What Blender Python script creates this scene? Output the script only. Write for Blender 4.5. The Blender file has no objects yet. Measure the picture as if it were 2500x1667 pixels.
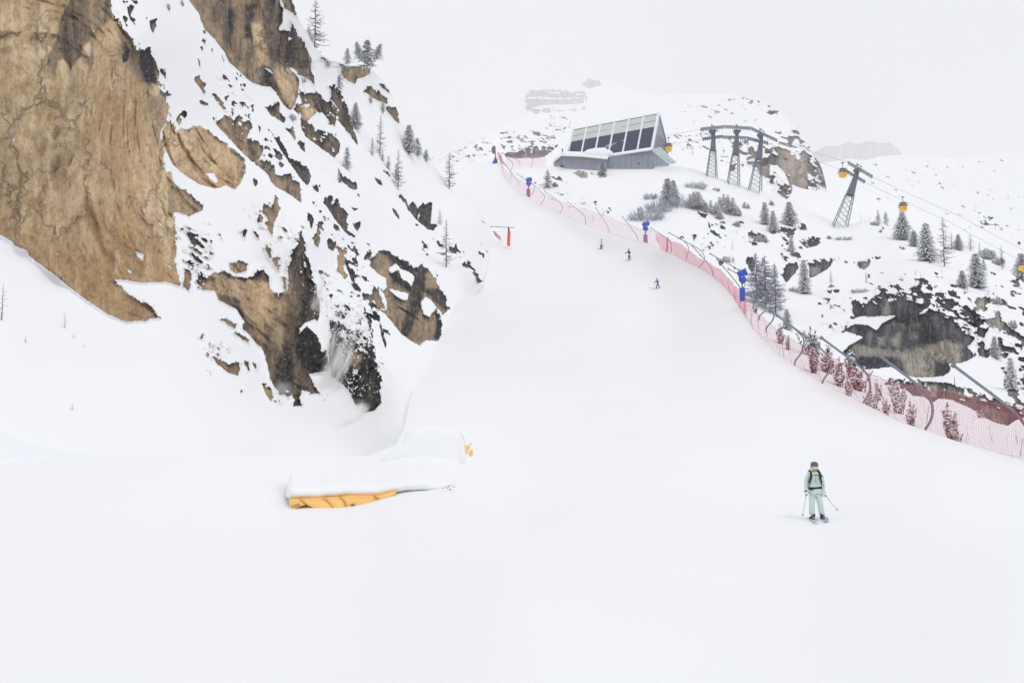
import bpy, math, random
import numpy as np
from mathutils import Vector, Matrix
R = math.radians
SC = bpy.context.scene
COL = SC.collection
# ------------------------------------------------------------------ camera
F, CX, CY, HZ = 2680.0, 1250.0, 833.5, 1130.0        # focal length and centre in photo pixels, eye level row
CAM_Z = 1.7
PITCH = math.atan((HZ - CY) / F)
cam_data = bpy.data.cameras.new("camera")
cam = bpy.data.objects.new("camera", cam_data)
COL.objects.link(cam)
cam.location = (0, 0, CAM_Z)
cam.rotation_euler = (math.pi / 2 + PITCH, 0, 0)
cam_data.sensor_width = 36
cam_data.sensor_fit = 'HORIZONTAL'
cam_data.lens = 36 * F / 2500
cam_data.clip_end = 20000
cam_data.clip_start = 0.1
SC.camera = cam
# ------------------------------------------------------------------ sky and light (overcast)
SUN_EL, SUN_AZ = R(52), R(150)
world = bpy.data.worlds.new("World")
SC.world = world
world.use_nodes = True
nt = world.node_tree
nt.nodes.clear()
out = nt.nodes.new('ShaderNodeOutputWorld')
bg = nt.nodes.new('ShaderNodeBackground')
sky = nt.nodes.new('ShaderNodeTexSky')
sky.sky_type = 'NISHITA'
sky.sun_disc = False
sky.sun_elevation = SUN_EL
sky.sun_rotation = SUN_AZ
bg.inputs['Strength'].default_value = 0.1
# a closed deck of cloud over the clear sky (values are divided by the 0.1 strength)
tc = nt.nodes.new('ShaderNodeTexCoord')
mp = nt.nodes.new('ShaderNodeMapping'); mp.inputs['Scale'].default_value = (1, 1, 2.2)
nz = nt.nodes.new('ShaderNodeTexNoise'); nz.inputs['Scale'].default_value = 2.3; nz.inputs['Detail'].default_value = 3
cr = nt.nodes.new('ShaderNodeValToRGB')
cr.color_ramp.elements[0].position = 0.3; cr.color_ramp.elements[0].color = (0.745, 0.755, 0.795, 1)
cr.color_ramp.elements[1].position = 0.72; cr.color_ramp.elements[1].color = (0.90, 0.905, 0.922, 1)
ml = nt.nodes.new('ShaderNodeVectorMath'); ml.operation = 'SCALE'; ml.inputs['Scale'].default_value = 10.7
mx = nt.nodes.new('ShaderNodeMix'); mx.data_type = 'RGBA'; mx.inputs[0].default_value = 0.94
L = nt.links.new
# a heavier bank of cloud low on the right
gd = nt.nodes.new('ShaderNodeVectorMath'); gd.operation = 'DOT_PRODUCT'; gd.inputs[1].default_value = Vector((0.40, 0.87, 0.27)).normalized()
gr = nt.nodes.new('ShaderNodeMapRange'); gr.interpolation_type = 'SMOOTHSTEP'; gr.inputs[1].default_value = 0.93; gr.inputs[2].default_value = 1.0; gr.inputs[3].default_value = 0.0; gr.inputs[4].default_value = -0.6
ad = nt.nodes.new('ShaderNodeMath'); ad.operation = 'ADD'
L(tc.outputs['Generated'], gd.inputs[0]); L(gd.outputs['Value'], gr.inputs[0]); L(gr.outputs[0], ad.inputs[0])
L(tc.outputs['Generated'], mp.inputs[0]); L(mp.outputs[0], nz.inputs['Vector']); L(nz.outputs['Fac'], ad.inputs[1]); L(ad.outputs[0], cr.inputs[0])
L(cr.outputs[0], ml.inputs[0]); L(sky.outputs[0], mx.inputs[6]); L(ml.outputs[0], mx.inputs[7])
L(mx.outputs[2], bg.inputs['Color']); L(bg.outputs[0], out.inputs['Surface'])
sun_data = bpy.data.lights.new("sun", 'SUN')
sun_data.energy = 0.62
sun_data.angle = R(25)
sun_data.color = (1.0, 0.985, 0.96)
sun = bpy.data.objects.new("sun", sun_data)
COL.objects.link(sun)
sd = Vector((math.sin(SUN_AZ) * math.cos(SUN_EL), math.cos(SUN_AZ) * math.cos(SUN_EL), math.sin(SUN_EL)))
sun.rotation_euler = sd.to_track_quat('Z', 'Y').to_euler()
vs = SC.view_settings
vs.view_transform = 'Standard'; vs.look = 'None'; vs.exposure = 0.0; vs.gamma = 1.0
SC.render.film_transparent = False
cy = SC.cycles
cy.max_bounces = 16; cy.diffuse_bounces = 5; cy.glossy_bounces = 3; cy.transmission_bounces = 4
cy.volume_bounces = 16; cy.transparent_max_bounces = 24
cy.use_denoising = True
cy.use_adaptive_sampling = True; cy.adaptive_threshold = 0.015
try:
    cy.denoiser = 'OPENIMAGEDENOISE'
except Exception:
    pass

# ------------------------------------------------------------------ small tools
cP, sP = math.cos(PITCH), math.sin(PITCH)
def at(px, py, d):
    """World point that lies d metres ahead of the camera along the sight line of a photo pixel."""
    x = (px - CX) / F; y = (CY - py) / F
    Y = cP - y * sP; Z = sP + y * cP
    return Vector((x / Y * d, d, CAM_Z + Z / Y * d))
def at_np(px, py, d):
    x = (px - CX) / F; y = (CY - py) / F
    Y = cP - y * sP; Z = sP + y * cP
    return np.stack([x / Y * d, d + 0 * x, CAM_Z + Z / Y * d], axis=-1)
def zoomed(pts, x0, y0, s):
    return [(x0 + a / s, y0 + b / s) for a, b in pts]
def prop(o, label=None, cat=None, group=None, kind=None):
    if label: o['label'] = label
    if cat: o['category'] = cat
    if group: o['group'] = group
    if kind: o['kind'] = kind
    return o
def empty(name, loc=(0, 0, 0), rz=0.0, **k):
    o = bpy.data.objects.new(name, None)
    COL.objects.link(o)
    o.location = loc; o.rotation_euler = (0, 0, rz); o.empty_display_size = 0.3
    return prop(o, **k)
def rgb(r, g, b):
    f = lambda c: (c / 255 / 12.92) if c <= 10 else ((c / 255 + 0.055) / 1.055) ** 2.4
    return (f(r), f(g), f(b), 1)

def _hash(ix, iy, iz, seed):
    h = (ix.astype(np.int64) * 374761393 + iy.astype(np.int64) * 668265263 + iz.astype(np.int64) * 2147483647 + seed * 974634777) & 0xffffffff
    h = (h ^ (h >> 13)) * 1274126177 & 0xffffffff
    h = (h ^ (h >> 16)) * 2246822519 & 0xffffffff
    return ((h ^ (h >> 15)) & 0xffff) / 65535.0
def vnoise(p, seed=0):
    i = np.floor(p); f = p - i; i = i.astype(np.int64); f = f * f * (3 - 2 * f)
    r = 0
    for a in (0, 1):
        wx = f[..., 0] if a else 1 - f[..., 0]
        for b in (0, 1):
            wy = f[..., 1] if b else 1 - f[..., 1]
            for c in (0, 1):
                wz = f[..., 2] if c else 1 - f[..., 2]
                r = r + wx * wy * wz * _hash(i[..., 0] + a, i[..., 1] + b, i[..., 2] + c, seed)
    return r * 2 - 1
def fbm(p, oct=4, seed=0, gain=0.5):
    r = 0; a = 1; t = 0
    for k in range(oct):
        r = r + a * vnoise(p * (2.03 ** k) + 17.3 * k, seed + k); t += a; a *= gain
    return r / t
def sstep(a, b, x):
    t = np.clip((x - a) / (b - a), 0, 1)
    return t * t * (3 - 2 * t)
def curve(pts):
    pts = sorted(pts); xs = np.array([p[0] for p in pts], float); ys = np.array([p[1] for p in pts], float)
    return lambda x: np.interp(x, xs, ys)
class Depth:
    """Smooth distance (metres ahead) over a sheet of terrain, through surveyed points."""
    def __init__(s, ctrl, lo, hi, smooth=0.002):
        c = np.array(ctrl, float); s.P = c[:, :2] / 1000; n = len(c); s.lo, s.hi = lo, hi
        K = s.k(s.P, s.P) + smooth * np.eye(n); Q = np.c_[np.ones(n), s.P]
        A = np.block([[K, Q], [Q.T, np.zeros((3, 3))]])
        s.w = np.linalg.solve(A, np.r_[np.log(c[:, 2]), np.zeros(3)])
    def k(s, a, b):
        r2 = ((a[:, None, :] - b[None, :, :]) ** 2).sum(-1)
        return 0.5 * r2 * np.log(r2 + 1e-12)
    def __call__(s, px, py):
        px = np.asarray(px, float); py = np.asarray(py, float); sh = px.shape
        q = np.stack([px.ravel(), py.ravel()], 1) / 1000; o = np.empty(len(q)); n = len(s.P)
        for i in range(0, len(q), 20000):
            c = q[i:i + 20000]
            o[i:i + 20000] = s.k(c, s.P) @ s.w[:n] + np.c_[np.ones(len(c)), c] @ s.w[n:]
        return np.clip(np.exp(o), s.lo, s.hi).reshape(sh)
def poly_sd(gx, gy, poly, reach):
    """Signed distance in photo pixels to a polygon, positive inside; -reach outside its reach."""
    P = np.array(poly, float); r = np.full(gx.shape, -float(reach))
    m = (gx > P[:, 0].min() - reach) & (gx < P[:, 0].max() + reach) & (gy > P[:, 1].min() - reach) & (gy < P[:, 1].max() + reach)
    if not m.any(): return r
    x, y = gx[m], gy[m]; d2 = np.full(x.shape, 1e9); ins = np.zeros(x.shape, bool)
    for i in range(len(P)):
        x1, y1 = P[i - 1]; x2, y2 = P[i]; dx, dy = x2 - x1, y2 - y1
        t = np.clip(((x - x1) * dx + (y - y1) * dy) / (dx * dx + dy * dy + 1e-9), 0, 1)
        d2 = np.minimum(d2, (x - x1 - t * dx) ** 2 + (y - y1 - t * dy) ** 2)
        c = ((y1 > y) != (y2 > y)) & (x < (x2 - x1) * (y - y1) / ((y2 - y1) if y2 != y1 else 1e-9) + x1)
        ins ^= c
    d = np.sqrt(d2); r[m] = np.where(ins, np.minimum(d, 60), -np.minimum(d, reach))
    return r

def mesh_from(name, V, Fc, mats, parent=None, smooth=False, attrs=None, mat_idx=None):
    me = bpy.data.meshes.new(name)
    V = np.asarray(V, np.float32)
    if isinstance(Fc, np.ndarray) and Fc.ndim == 2:
        n, k = Fc.shape
        me.vertices.add(len(V)); me.vertices.foreach_set('co', V.ravel())
        me.loops.add(n * k); me.loops.foreach_set('vertex_index', Fc.astype(np.int32).ravel())
        me.polygons.add(n); me.polygons.foreach_set('loop_start', np.arange(0, n * k, k, dtype=np.int32))
        try: me.polygons.foreach_set('loop_total', np.full(n, k, np.int32))
        except Exception: pass
        me.update(calc_edges=True); me.validate()
    else:
        me.from_pydata([tuple(map(float, v)) for v in V], [], Fc)
    if smooth: me.polygons.foreach_set('use_smooth', np.ones(len(me.polygons), bool))
    if mat_idx is not None: me.polygons.foreach_set('material_index', np.asarray(mat_idx, np.int32))
    for an, a in (attrs or {}).items():
        t = me.attributes.new(an, 'FLOAT', 'POINT'); t.data.foreach_set('value', np.asarray(a, np.float32).ravel())
    for m in (mats if isinstance(mats, (list, tuple)) else [mats]): me.materials.append(m)
    o = bpy.data.objects.new(name, me); COL.objects.link(o)
    if parent is not None: o.parent = parent
    return o
class MB:
    """Collects shapes that together make ONE mesh."""
    def __init__(s): s.v = []; s.f = []; s.mi = []; s.cur = 0
    def add(s, vs_, fs):
        b = len(s.v); s.v += [tuple(v) for v in vs_]; s.f += [tuple(b + i for i in f) for f in fs]; s.mi += [s.cur] * len(fs)
    def box(s, c, size, rot=None):
        hx, hy, hz = size[0] / 2, size[1] / 2, size[2] / 2
        P = [Vector((x * hx, y * hy, z * hz)) for x in (-1, 1) for y in (-1, 1) for z in (-1, 1)]
        if rot is not None: P = [rot @ p for p in P]
        s.add([p + Vector(c) for p in P], [(0, 1, 3, 2), (4, 6, 7, 5), (0, 4, 5, 1), (2, 3, 7, 6), (0, 2, 6, 4), (1, 5, 7, 3)])
    def tube(s, pts, r, n=6, cap=True):
        pts = [Vector(p) for p in pts]; rs = r if isinstance(r, (list, tuple)) else [r] * len(pts); rings = []
        up = Vector((0.13, 0.21, 0.97)).normalized(); b = len(s.v)
        for i, p in enumerate(pts):
            t = (pts[min(i + 1, len(pts) - 1)] - pts[max(i - 1, 0)])
            t = t.normalized() if t.length > 1e-9 else Vector((0, 0, 1))
            a = t.cross(up)
            if a.length < 0.05: a = t.cross(Vector((1, 0, 0)))
            a.normalize(); c = t.cross(a)
            for k in range(n):
                th = 2 * math.pi * k / n
                s.v.append(tuple(p + (a * math.cos(th) + c * math.sin(th)) * rs[i]))
        nf = len(s.f)
        for i in range(len(pts) - 1):
            for k in range(n):
                k2 = (k + 1) % n
                s.f.append((b + i * n + k, b + i * n + k2, b + (i + 1) * n + k2, b + (i + 1) * n + k))
        if cap and n > 2:
            s.f.append(tuple(b + k for k in range(n))[::-1]); s.f.append(tuple(b + (len(pts) - 1) * n + k for k in range(n)))
        s.mi += [s.cur] * (len(s.f) - nf)
    def lathe(s, prof, n=16, c=(0, 0, 0), rot=None, squash=(1, 1, 1)):
        b = len(s.v); c = Vector(c); nf = len(s.f)
        for r, z in prof:
            for k in range(n):
                th = 2 * math.pi * k / n
                p = Vector((r * math.cos(th) * squash[0], r * math.sin(th) * squash[1], z * squash[2]))
                if rot is not None: p = rot @ p
                s.v.append(tuple(p + c))
        for i in range(len(prof) - 1):
            for k in range(n):
                k2 = (k + 1) % n
                s.f.append((b + i * n + k, b + i * n + k2, b + (i + 1) * n + k2, b + (i + 1) * n + k))
        s.f.append(tuple(b + k for k in range(n))[::-1]); s.f.append(tuple(b + (len(prof) - 1) * n + k for k in range(n)))
        s.mi += [s.cur] * (len(s.f) - nf)
    def ball(s, c, r, n=10, m=6, squash=(1, 1, 1), rot=None):
        s.lathe([(max(r * math.sin(math.pi * i / m), 1e-4), -r * math.cos(math.pi * i / m)) for i in range(m + 1)], n, c, rot, squash)
    def prism(s, quad, depth_vec):
        """A flat outline given thickness along depth_vec."""
        n = len(quad); q = [Vector(p) for p in quad]; dv = Vector(depth_vec)
        s.add(q + [p + dv for p in q], [tuple(range(n))[::-1], tuple(range(n, 2 * n))] + [(i, (i + 1) % n, n + (i + 1) % n, n + i) for i in range(n)])
    def build(s, name, mat, parent=None, smooth=False):
        return mesh_from(name, s.v, s.f, mat, parent, smooth, mat_idx=s.mi if isinstance(mat, (list, tuple)) else None)
# ------------------------------------------------------------------ materials
def new_mat(name):
    m = bpy.data.materials.new(name); m.use_nodes = True
    t = m.node_tree; t.nodes.clear()
    o = t.nodes.new('ShaderNodeOutputMaterial'); b = t.nodes.new('ShaderNodeBsdfPrincipled')
    t.links.new(b.outputs[0], o.inputs[0])
    return m, t, b, o
def N(t, kind, **k):
    n = t.nodes.new(kind)
    for a, v in k.items():
        if a in n.inputs.keys(): n.inputs[a].default_value = v
        else: setattr(n, a, v)
    return n
def math_n(t, op, a, b=None, c=None, clamp=False):
    n = t.nodes.new('ShaderNodeMath'); n.operation = op; n.use_clamp = clamp
    for i, v in enumerate((a, b, c)):
        if v is None: continue
        if isinstance(v, (int, float)): n.inputs[i].default_value = v
        else: t.links.new(v, n.inputs[i])
    return n.outputs[0]
def mix_n(t, f, a, b):
    n = t.nodes.new('ShaderNodeMix'); n.data_type = 'RGBA'
    for i, v in ((0, f), (6, a), (7, b)):
        if isinstance(v, (int, float)): n.inputs[i].default_value = v
        elif isinstance(v, tuple): n.inputs[i].default_value = v
        else: t.links.new(v, n.inputs[i])
    return n.outputs[2]
def ramp_n(t, f, lo, hi):
    n = t.nodes.new('ShaderNodeMapRange'); n.interpolation_type = 'SMOOTHSTEP'
    t.links.new(f, n.inputs[0]); n.inputs[1].default_value = lo; n.inputs[2].default_value = hi
    return n.outputs[0]
def noise_n(t, scale, detail=4, rough=0.55, stretch=(1, 1, 1), rot=(0, 0, 0), dist=0.0, surf=False):
    g = N(t, 'ShaderNodeAttribute', attribute_name='surf') if surf else N(t, 'ShaderNodeNewGeometry'); m = N(t, 'ShaderNodeMapping'); m.inputs['Scale'].default_value = stretch; m.inputs['Rotation'].default_value = rot
    n = N(t, 'ShaderNodeTexNoise', Scale=scale, Detail=detail, Roughness=rough, Distortion=dist)
    t.links.new(g.outputs['Vector' if surf else 'Position'], m.inputs[0]); t.links.new(m.outputs[0], n.inputs['Vector'])
    return n.outputs['Fac']
def bump_n(t, b, h, strength=0.3, dist=0.2):
    n = N(t, 'ShaderNodeBump', Strength=strength, Distance=dist)
    t.links.new(h, n.inputs['Height']); t.links.new(n.outputs[0], b.inputs['Normal'])
SNOW = (0.90, 0.908, 0.925, 1)
def simple(name, col, rough=0.6, metal=0.0, var=0.12, scale=6.0, bump=0.0, snow=0.0, spec=0.5):
    """Painted or natural surface with slight uneven colour; snow > 0 lays snow on its upward faces."""
    m, t, b, o = new_mat(name)
    n = noise_n(t, scale, 4)
    c = mix_n(t, n, tuple(x * (1 - var) for x in col[:3]) + (1,), tuple(min(1, x * (1 + var)) for x in col[:3]) + (1,))
    if snow > 0:
        g = N(t, 'ShaderNodeNewGeometry'); s = N(t, 'ShaderNodeSeparateXYZ'); t.links.new(g.outputs['Normal'], s.inputs[0])
        k = math_n(t, 'ADD', s.outputs[2], math_n(t, 'MULTIPLY', noise_n(t, scale * 2, 3), 0.8))
        c = mix_n(t, ramp_n(t, k, 1.45 - snow, 1.6 - snow), c, SNOW)
    t.links.new(c, b.inputs['Base Color'])
    b.inputs['Roughness'].default_value = rough; b.inputs['Metallic'].default_value = metal
    b.inputs['Specular IOR Level'].default_value = spec
    if bump: bump_n(t, b, noise_n(t, scale * 3, 4), bump, 0.05)
    return m
M = {}
# wind-packed snow
def snow_mat(name, tint=SNOW):
    m, t, b, o = new_mat(name)
    big = noise_n(t, 0.05, 3, 0.5); fine = noise_n(t, 1.7, 5, 0.6, (1, 0.5, 1))
    c = mix_n(t, ramp_n(t, big, 0.35, 0.65), tint, tuple(min(1, x * 0.985) for x in tint[:3]) + (1,))
    t.links.new(c, b.inputs['Base Color']); b.inputs['Roughness'].default_value = 0.85; b.inputs['Specular IOR Level'].default_value = 0.15
    bump_n(t, b, fine, 0.12, 0.12)
    return m
M['snow'] = snow_mat('snow')
def cliff_mat(name, light=(0.92, 0.70, 0.44, 1), brown=(0.62, 0.39, 0.19, 1), grey=(0.15, 0.135, 0.13, 1), dark=(0.022, 0.019, 0.022, 1), scale=1.0):
    """Snow lying on weathered limestone: attribute rock is positive where rock is bare, tan and dark tell its kind."""
    m, t, b, o = new_mat(name)
    A = lambda nm: N(t, 'ShaderNodeAttribute', attribute_name=nm).outputs['Fac']
    rock, tan, drk = A('rock'), A('tan'), A('dark')
    s = scale
    tilt_ = (0, 0, -0.16)
    patch = noise_n(t, 0.10 * s, 6, 0.66, (1, 0.55, 1), tilt_, 0.4, True); mid = noise_n(t, 0.7 * s, 7, 0.74, (1, 0.6, 1), tilt_, 0.6, True); fine = noise_n(t, 3.0 * s, 6, 0.78, (1, 0.7, 1), tilt_, 0.0, True)
    streak = noise_n(t, 0.42 * s, 6, 0.70, (1, 0.12, 1), tilt_, 0.5, True); streak2 = noise_n(t, 1.3 * s, 5, 0.68, (1, 0.14, 1), tilt_, 0.3, True)
    warm = mix_n(t, ramp_n(t, patch, 0.36, 0.60), brown, light)
    warm = mix_n(t, math_n(t, 'MULTIPLY', ramp_n(t, mid, 0.60, 0.38), 0.7), warm, tuple(x * 0.8 for x in brown[:3]) + (1,))
    warm = mix_n(t, math_n(t, 'MULTIPLY', ramp_n(t, streak2, 0.5, 0.66), 0.5), warm, (light[0] * 1.15, light[1] * 1.18, light[2] * 1.3, 1))
    warm = mix_n(t, math_n(t, 'MULTIPLY', ramp_n(t, streak, 0.50, 0.66), 0.35), warm, (0.30, 0.26, 0.22, 1))
    cold = mix_n(t, ramp_n(t, streak2, 0.36, 0.62), tuple(x * 1.55 for x in grey[:3]) + (1,), tuple(x * 0.35 for x in grey[:3]) + (1,))
    cold = mix_n(t, math_n(t, 'MULTIPLY', ramp_n(t, mid, 0.42, 0.66), 0.65), cold, tuple(x * 0.8 for x in brown[:3]) + (1,))
    base = mix_n(t, tan, cold, warm)
    dk = math_n(t, 'ADD', math_n(t, 'MULTIPLY', drk, 1.5), math_n(t, 'MULTIPLY', math_n(t, 'SUBTRACT', streak, 0.5), 3.2))
    dk = math_n(t, 'ADD', dk, math_n(t, 'MULTIPLY', math_n(t, 'SUBTRACT', mid, 0.5), 1.5))
    dk = math_n(t, 'SUBTRACT', dk, math_n(t, 'MULTIPLY', tan, 0.42))
    base = mix_n(t, ramp_n(t, dk, 0.22, 1.35), base, dark)
    base = mix_n(t, math_n(t, 'MULTIPLY', ramp_n(t, streak2, 0.52, 0.72), math_n(t, 'MULTIPLY', ramp_n(t, dk, 0.3, 1.0), 0.38)), base, tuple(x * 1.5 for x in grey[:3]) + (1,))
    # joints and cracks
    g = N(t, 'ShaderNodeAttribute', attribute_name='surf'); mpp = N(t, 'ShaderNodeMapping'); mpp.inputs['Scale'].default_value = (1, 0.6, 1); mpp.inputs['Rotation'].default_value = (0, 0, 0.7)
    wob = N(t, 'ShaderNodeTexNoise', Scale=0.9 * s, Detail=4.0); t.links.new(g.outputs['Vector'], wob.inputs['Vector'])
    va = N(t, 'ShaderNodeVectorMath', operation='MULTIPLY_ADD'); va.inputs[1].default_value = (2.4 / s,) * 3
    t.links.new(wob.outputs['Color'], va.inputs[0]); t.links.new(g.outputs['Vector'], va.inputs[2]); t.links.new(va.outputs[0], mpp.inputs[0])
    vo = N(t, 'ShaderNodeTexVoronoi', feature='DISTANCE_TO_EDGE', Scale=0.26 * s); t.links.new(mpp.outputs[0], vo.inputs['Vector'])
    crack = math_n(t, 'MULTIPLY', math_n(t, 'SUBTRACT', 1.0, ramp_n(t, vo.outputs['Distance'], 0.0, 0.035)), ramp_n(t, patch, 0.42, 0.6))
    base = mix_n(t, math_n(t, 'MULTIPLY', crack, 0.24), base, tuple(x * 1.2 for x in dark[:3]) + (1,))
    base = mix_n(t, math_n(t, 'MULTIPLY', ramp_n(t, fine, 0.50, 0.34), 0.6), base, mix_n(t, 0.7, base, dark))
    base = mix_n(t, math_n(t, 'MULTIPLY', ramp_n(t, fine, 0.52, 0.68), 0.30), base, (0.72, 0.66, 0.58, 1))
    # snow: everything outside the rock, and flecks caught on ledges
    fn = noise_n(t, 1.3 * s, 5, 0.78, (1, 1, 1), (0, 0, 0), 0.0, True)
    edge = math_n(t, 'ADD', rock, math_n(t, 'MULTIPLY', math_n(t, 'SUBTRACT', fn, 0.5), 4.5))
    isrock = ramp_n(t, edge, -0.35, 0.35)
    fleck = ramp_n(t, noise_n(t, 2.6 * s, 3, 0.5, (1, 1, 1.7)), 0.715, 0.735)
    isrock = math_n(t, 'MULTIPLY', isrock, math_n(t, 'SUBTRACT', 1.0, fleck))
    col = mix_n(t, isrock, SNOW, base)
    t.links.new(col, b.inputs['Base Color'])
    b.inputs['Roughness'].default_value = 0.9; b.inputs['Specular IOR Level'].default_value = 0.12
    h = math_n(t, 'MULTIPLY', isrock, math_n(t, 'ADD', math_n(t, 'ADD', mid, math_n(t, 'MULTIPLY', fine, 0.35)), math_n(t, 'MULTIPLY', crack, -0.6)))
    bump_n(t, b, h, 1.0, 0.7 / s)
    return m
M['cliff'] = cliff_mat('snowy_limestone')
M['gorge'] = cliff_mat('dark_gorge_rock', light=(0.70, 0.64, 0.52, 1), brown=(0.32, 0.285, 0.235, 1), grey=(0.16, 0.165, 0.19, 1), dark=(0.025, 0.027, 0.04, 1))
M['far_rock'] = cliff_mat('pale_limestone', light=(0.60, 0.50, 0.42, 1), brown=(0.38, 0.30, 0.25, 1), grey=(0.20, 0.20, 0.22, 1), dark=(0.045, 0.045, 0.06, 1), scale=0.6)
M['haze_rock'] = cliff_mat('haze_toned_limestone', light=(0.55, 0.5, 0.47, 1), brown=(0.42, 0.38, 0.36, 1), grey=(0.36, 0.36, 0.39, 1), dark=(0.2, 0.2, 0.23, 1), scale=0.12)  # paler tones put distance haze into the rock colour itself
M['needle'] = simple('needles', rgb(98, 104, 108), 0.8, var=0.35, scale=2, spec=0.2)
M['needle_near'] = simple('needles_dark', rgb(58, 62, 50), 0.8, var=0.35, scale=4, spec=0.2)
M['bark'] = simple('bark', rgb(88, 80, 78), 0.9, var=0.3, scale=3, spec=0.1, snow=0.3)
M['twig'] = simple('twigs', rgb(92, 84, 84), 0.9, var=0.25, scale=3, spec=0.1)
M['frosty_twig'] = simple('frosty_twigs', rgb(168, 168, 176), 0.9, var=0.3, scale=3, spec=0.1)
M['frost'] = simple('rime', rgb(196, 198, 206), 0.9, var=0.15, scale=5, spec=0.1)
M['tree_snow'] = simple('snow_on_branches', SNOW, 0.9, var=0.03, scale=2, spec=0.1)
M['steel'] = simple('galvanised_steel', rgb(128, 132, 142), 0.55, 0.2, var=0.15, scale=2, snow=0.15)
M['steel_dark'] = simple('tower_steel', rgb(98, 100, 114), 0.6, 0.1, var=0.25, scale=1.5, snow=0.45)
M['cable'] = simple('cable', rgb(120, 122, 130), 0.6)
M['blue'] = simple('blue_paint', rgb(38, 84, 196), 0.45, var=0.1, snow=0.1)
M['blue_pad'] = simple('blue_pad', rgb(48, 82, 190), 0.7, var=0.12)
M['purple_pad'] = simple('purple_pad', rgb(118, 92, 180), 0.7, var=0.12)
M['magenta_pad'] = simple('magenta_pad', rgb(150, 66, 150), 0.7, var=0.12)
M['red'] = simple('red_paint', rgb(200, 70, 84), 0.6)
M['orange_pad'] = simple('red_orange_pad', rgb(236, 78, 52), 0.7, var=0.1)
M['black'] = simple('black_plastic', rgb(34, 36, 42), 0.6)
M['pad_grey'] = simple('grey_cover', rgb(104, 104, 112), 0.8)
M['white'] = simple('white_paint', rgb(232, 234, 238), 0.6, var=0.04)
M['yellow'] = simple('yellow_paint', rgb(240, 190, 40), 0.4, var=0.06)
def glass_mat(name, col, alpha, rough=0.1):
    m, t, b, o = new_mat(name)
    b.inputs['Base Color'].default_value = col; b.inputs['Roughness'].default_value = rough
    tr = N(t, 'ShaderNodeBsdfTransparent'); ms = N(t, 'ShaderNodeMixShader'); ms.inputs[0].default_value = alpha
    t.links.new(tr.outputs[0], ms.inputs[1]); t.links.new(b.outputs[0], ms.inputs[2]); t.links.new(ms.outputs[0], o.inputs[0])
    return m
M['cabin_glass'] = glass_mat('cabin_glass', rgb(120, 105, 100), 0.75)
M['canopy_glass'] = glass_mat('canopy_glass', rgb(196, 214, 216), 0.7)
def net_mat(name, col, cover, cell):
    """Knotted safety netting: strands where the two sets of UV lines run, open between them."""
    m, t, b, o = new_mat(name)
    uv = N(t, 'ShaderNodeUVMap'); sp = N(t, 'ShaderNodeSeparateXYZ'); t.links.new(uv.outputs[0], sp.inputs[0])
    def line(c):
        f = math_n(t, 'PINGPONG', math_n(t, 'DIVIDE', c, cell), 0.5)
        return math_n(t, 'LESS_THAN', f, cover * 0.5)
    a = math_n(t, 'MAXIMUM', line(sp.outputs[0]), line(sp.outputs[1]))
    nn = noise_n(t, 0.35, 3)
    c = mix_n(t, nn, tuple(x * 0.85 for x in col[:3]) + (1,), col)
    t.links.new(c, b.inputs['Base Color']); b.inputs['Roughness'].default_value = 0.8; b.inputs['Specular IOR Level'].default_value = 0.1
    tr = N(t, 'ShaderNodeBsdfTransparent'); ms = N(t, 'ShaderNodeMixShader')
    t.links.new(a, ms.inputs[0]); t.links.new(tr.outputs[0], ms.inputs[1]); t.links.new(b.outputs[0], ms.inputs[2]); t.links.new(ms.outputs[0], o.inputs[0])
    return m
M['net'] = net_mat('red_netting', rgb(200, 60, 96), 0.125, 0.075)
M['net_pale'] = net_mat('faded_netting', rgb(232, 166, 178), 0.13, 0.1)
M['net_red'] = net_mat('bunched_netting', rgb(228, 104, 132), 0.30, 0.09)
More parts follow.
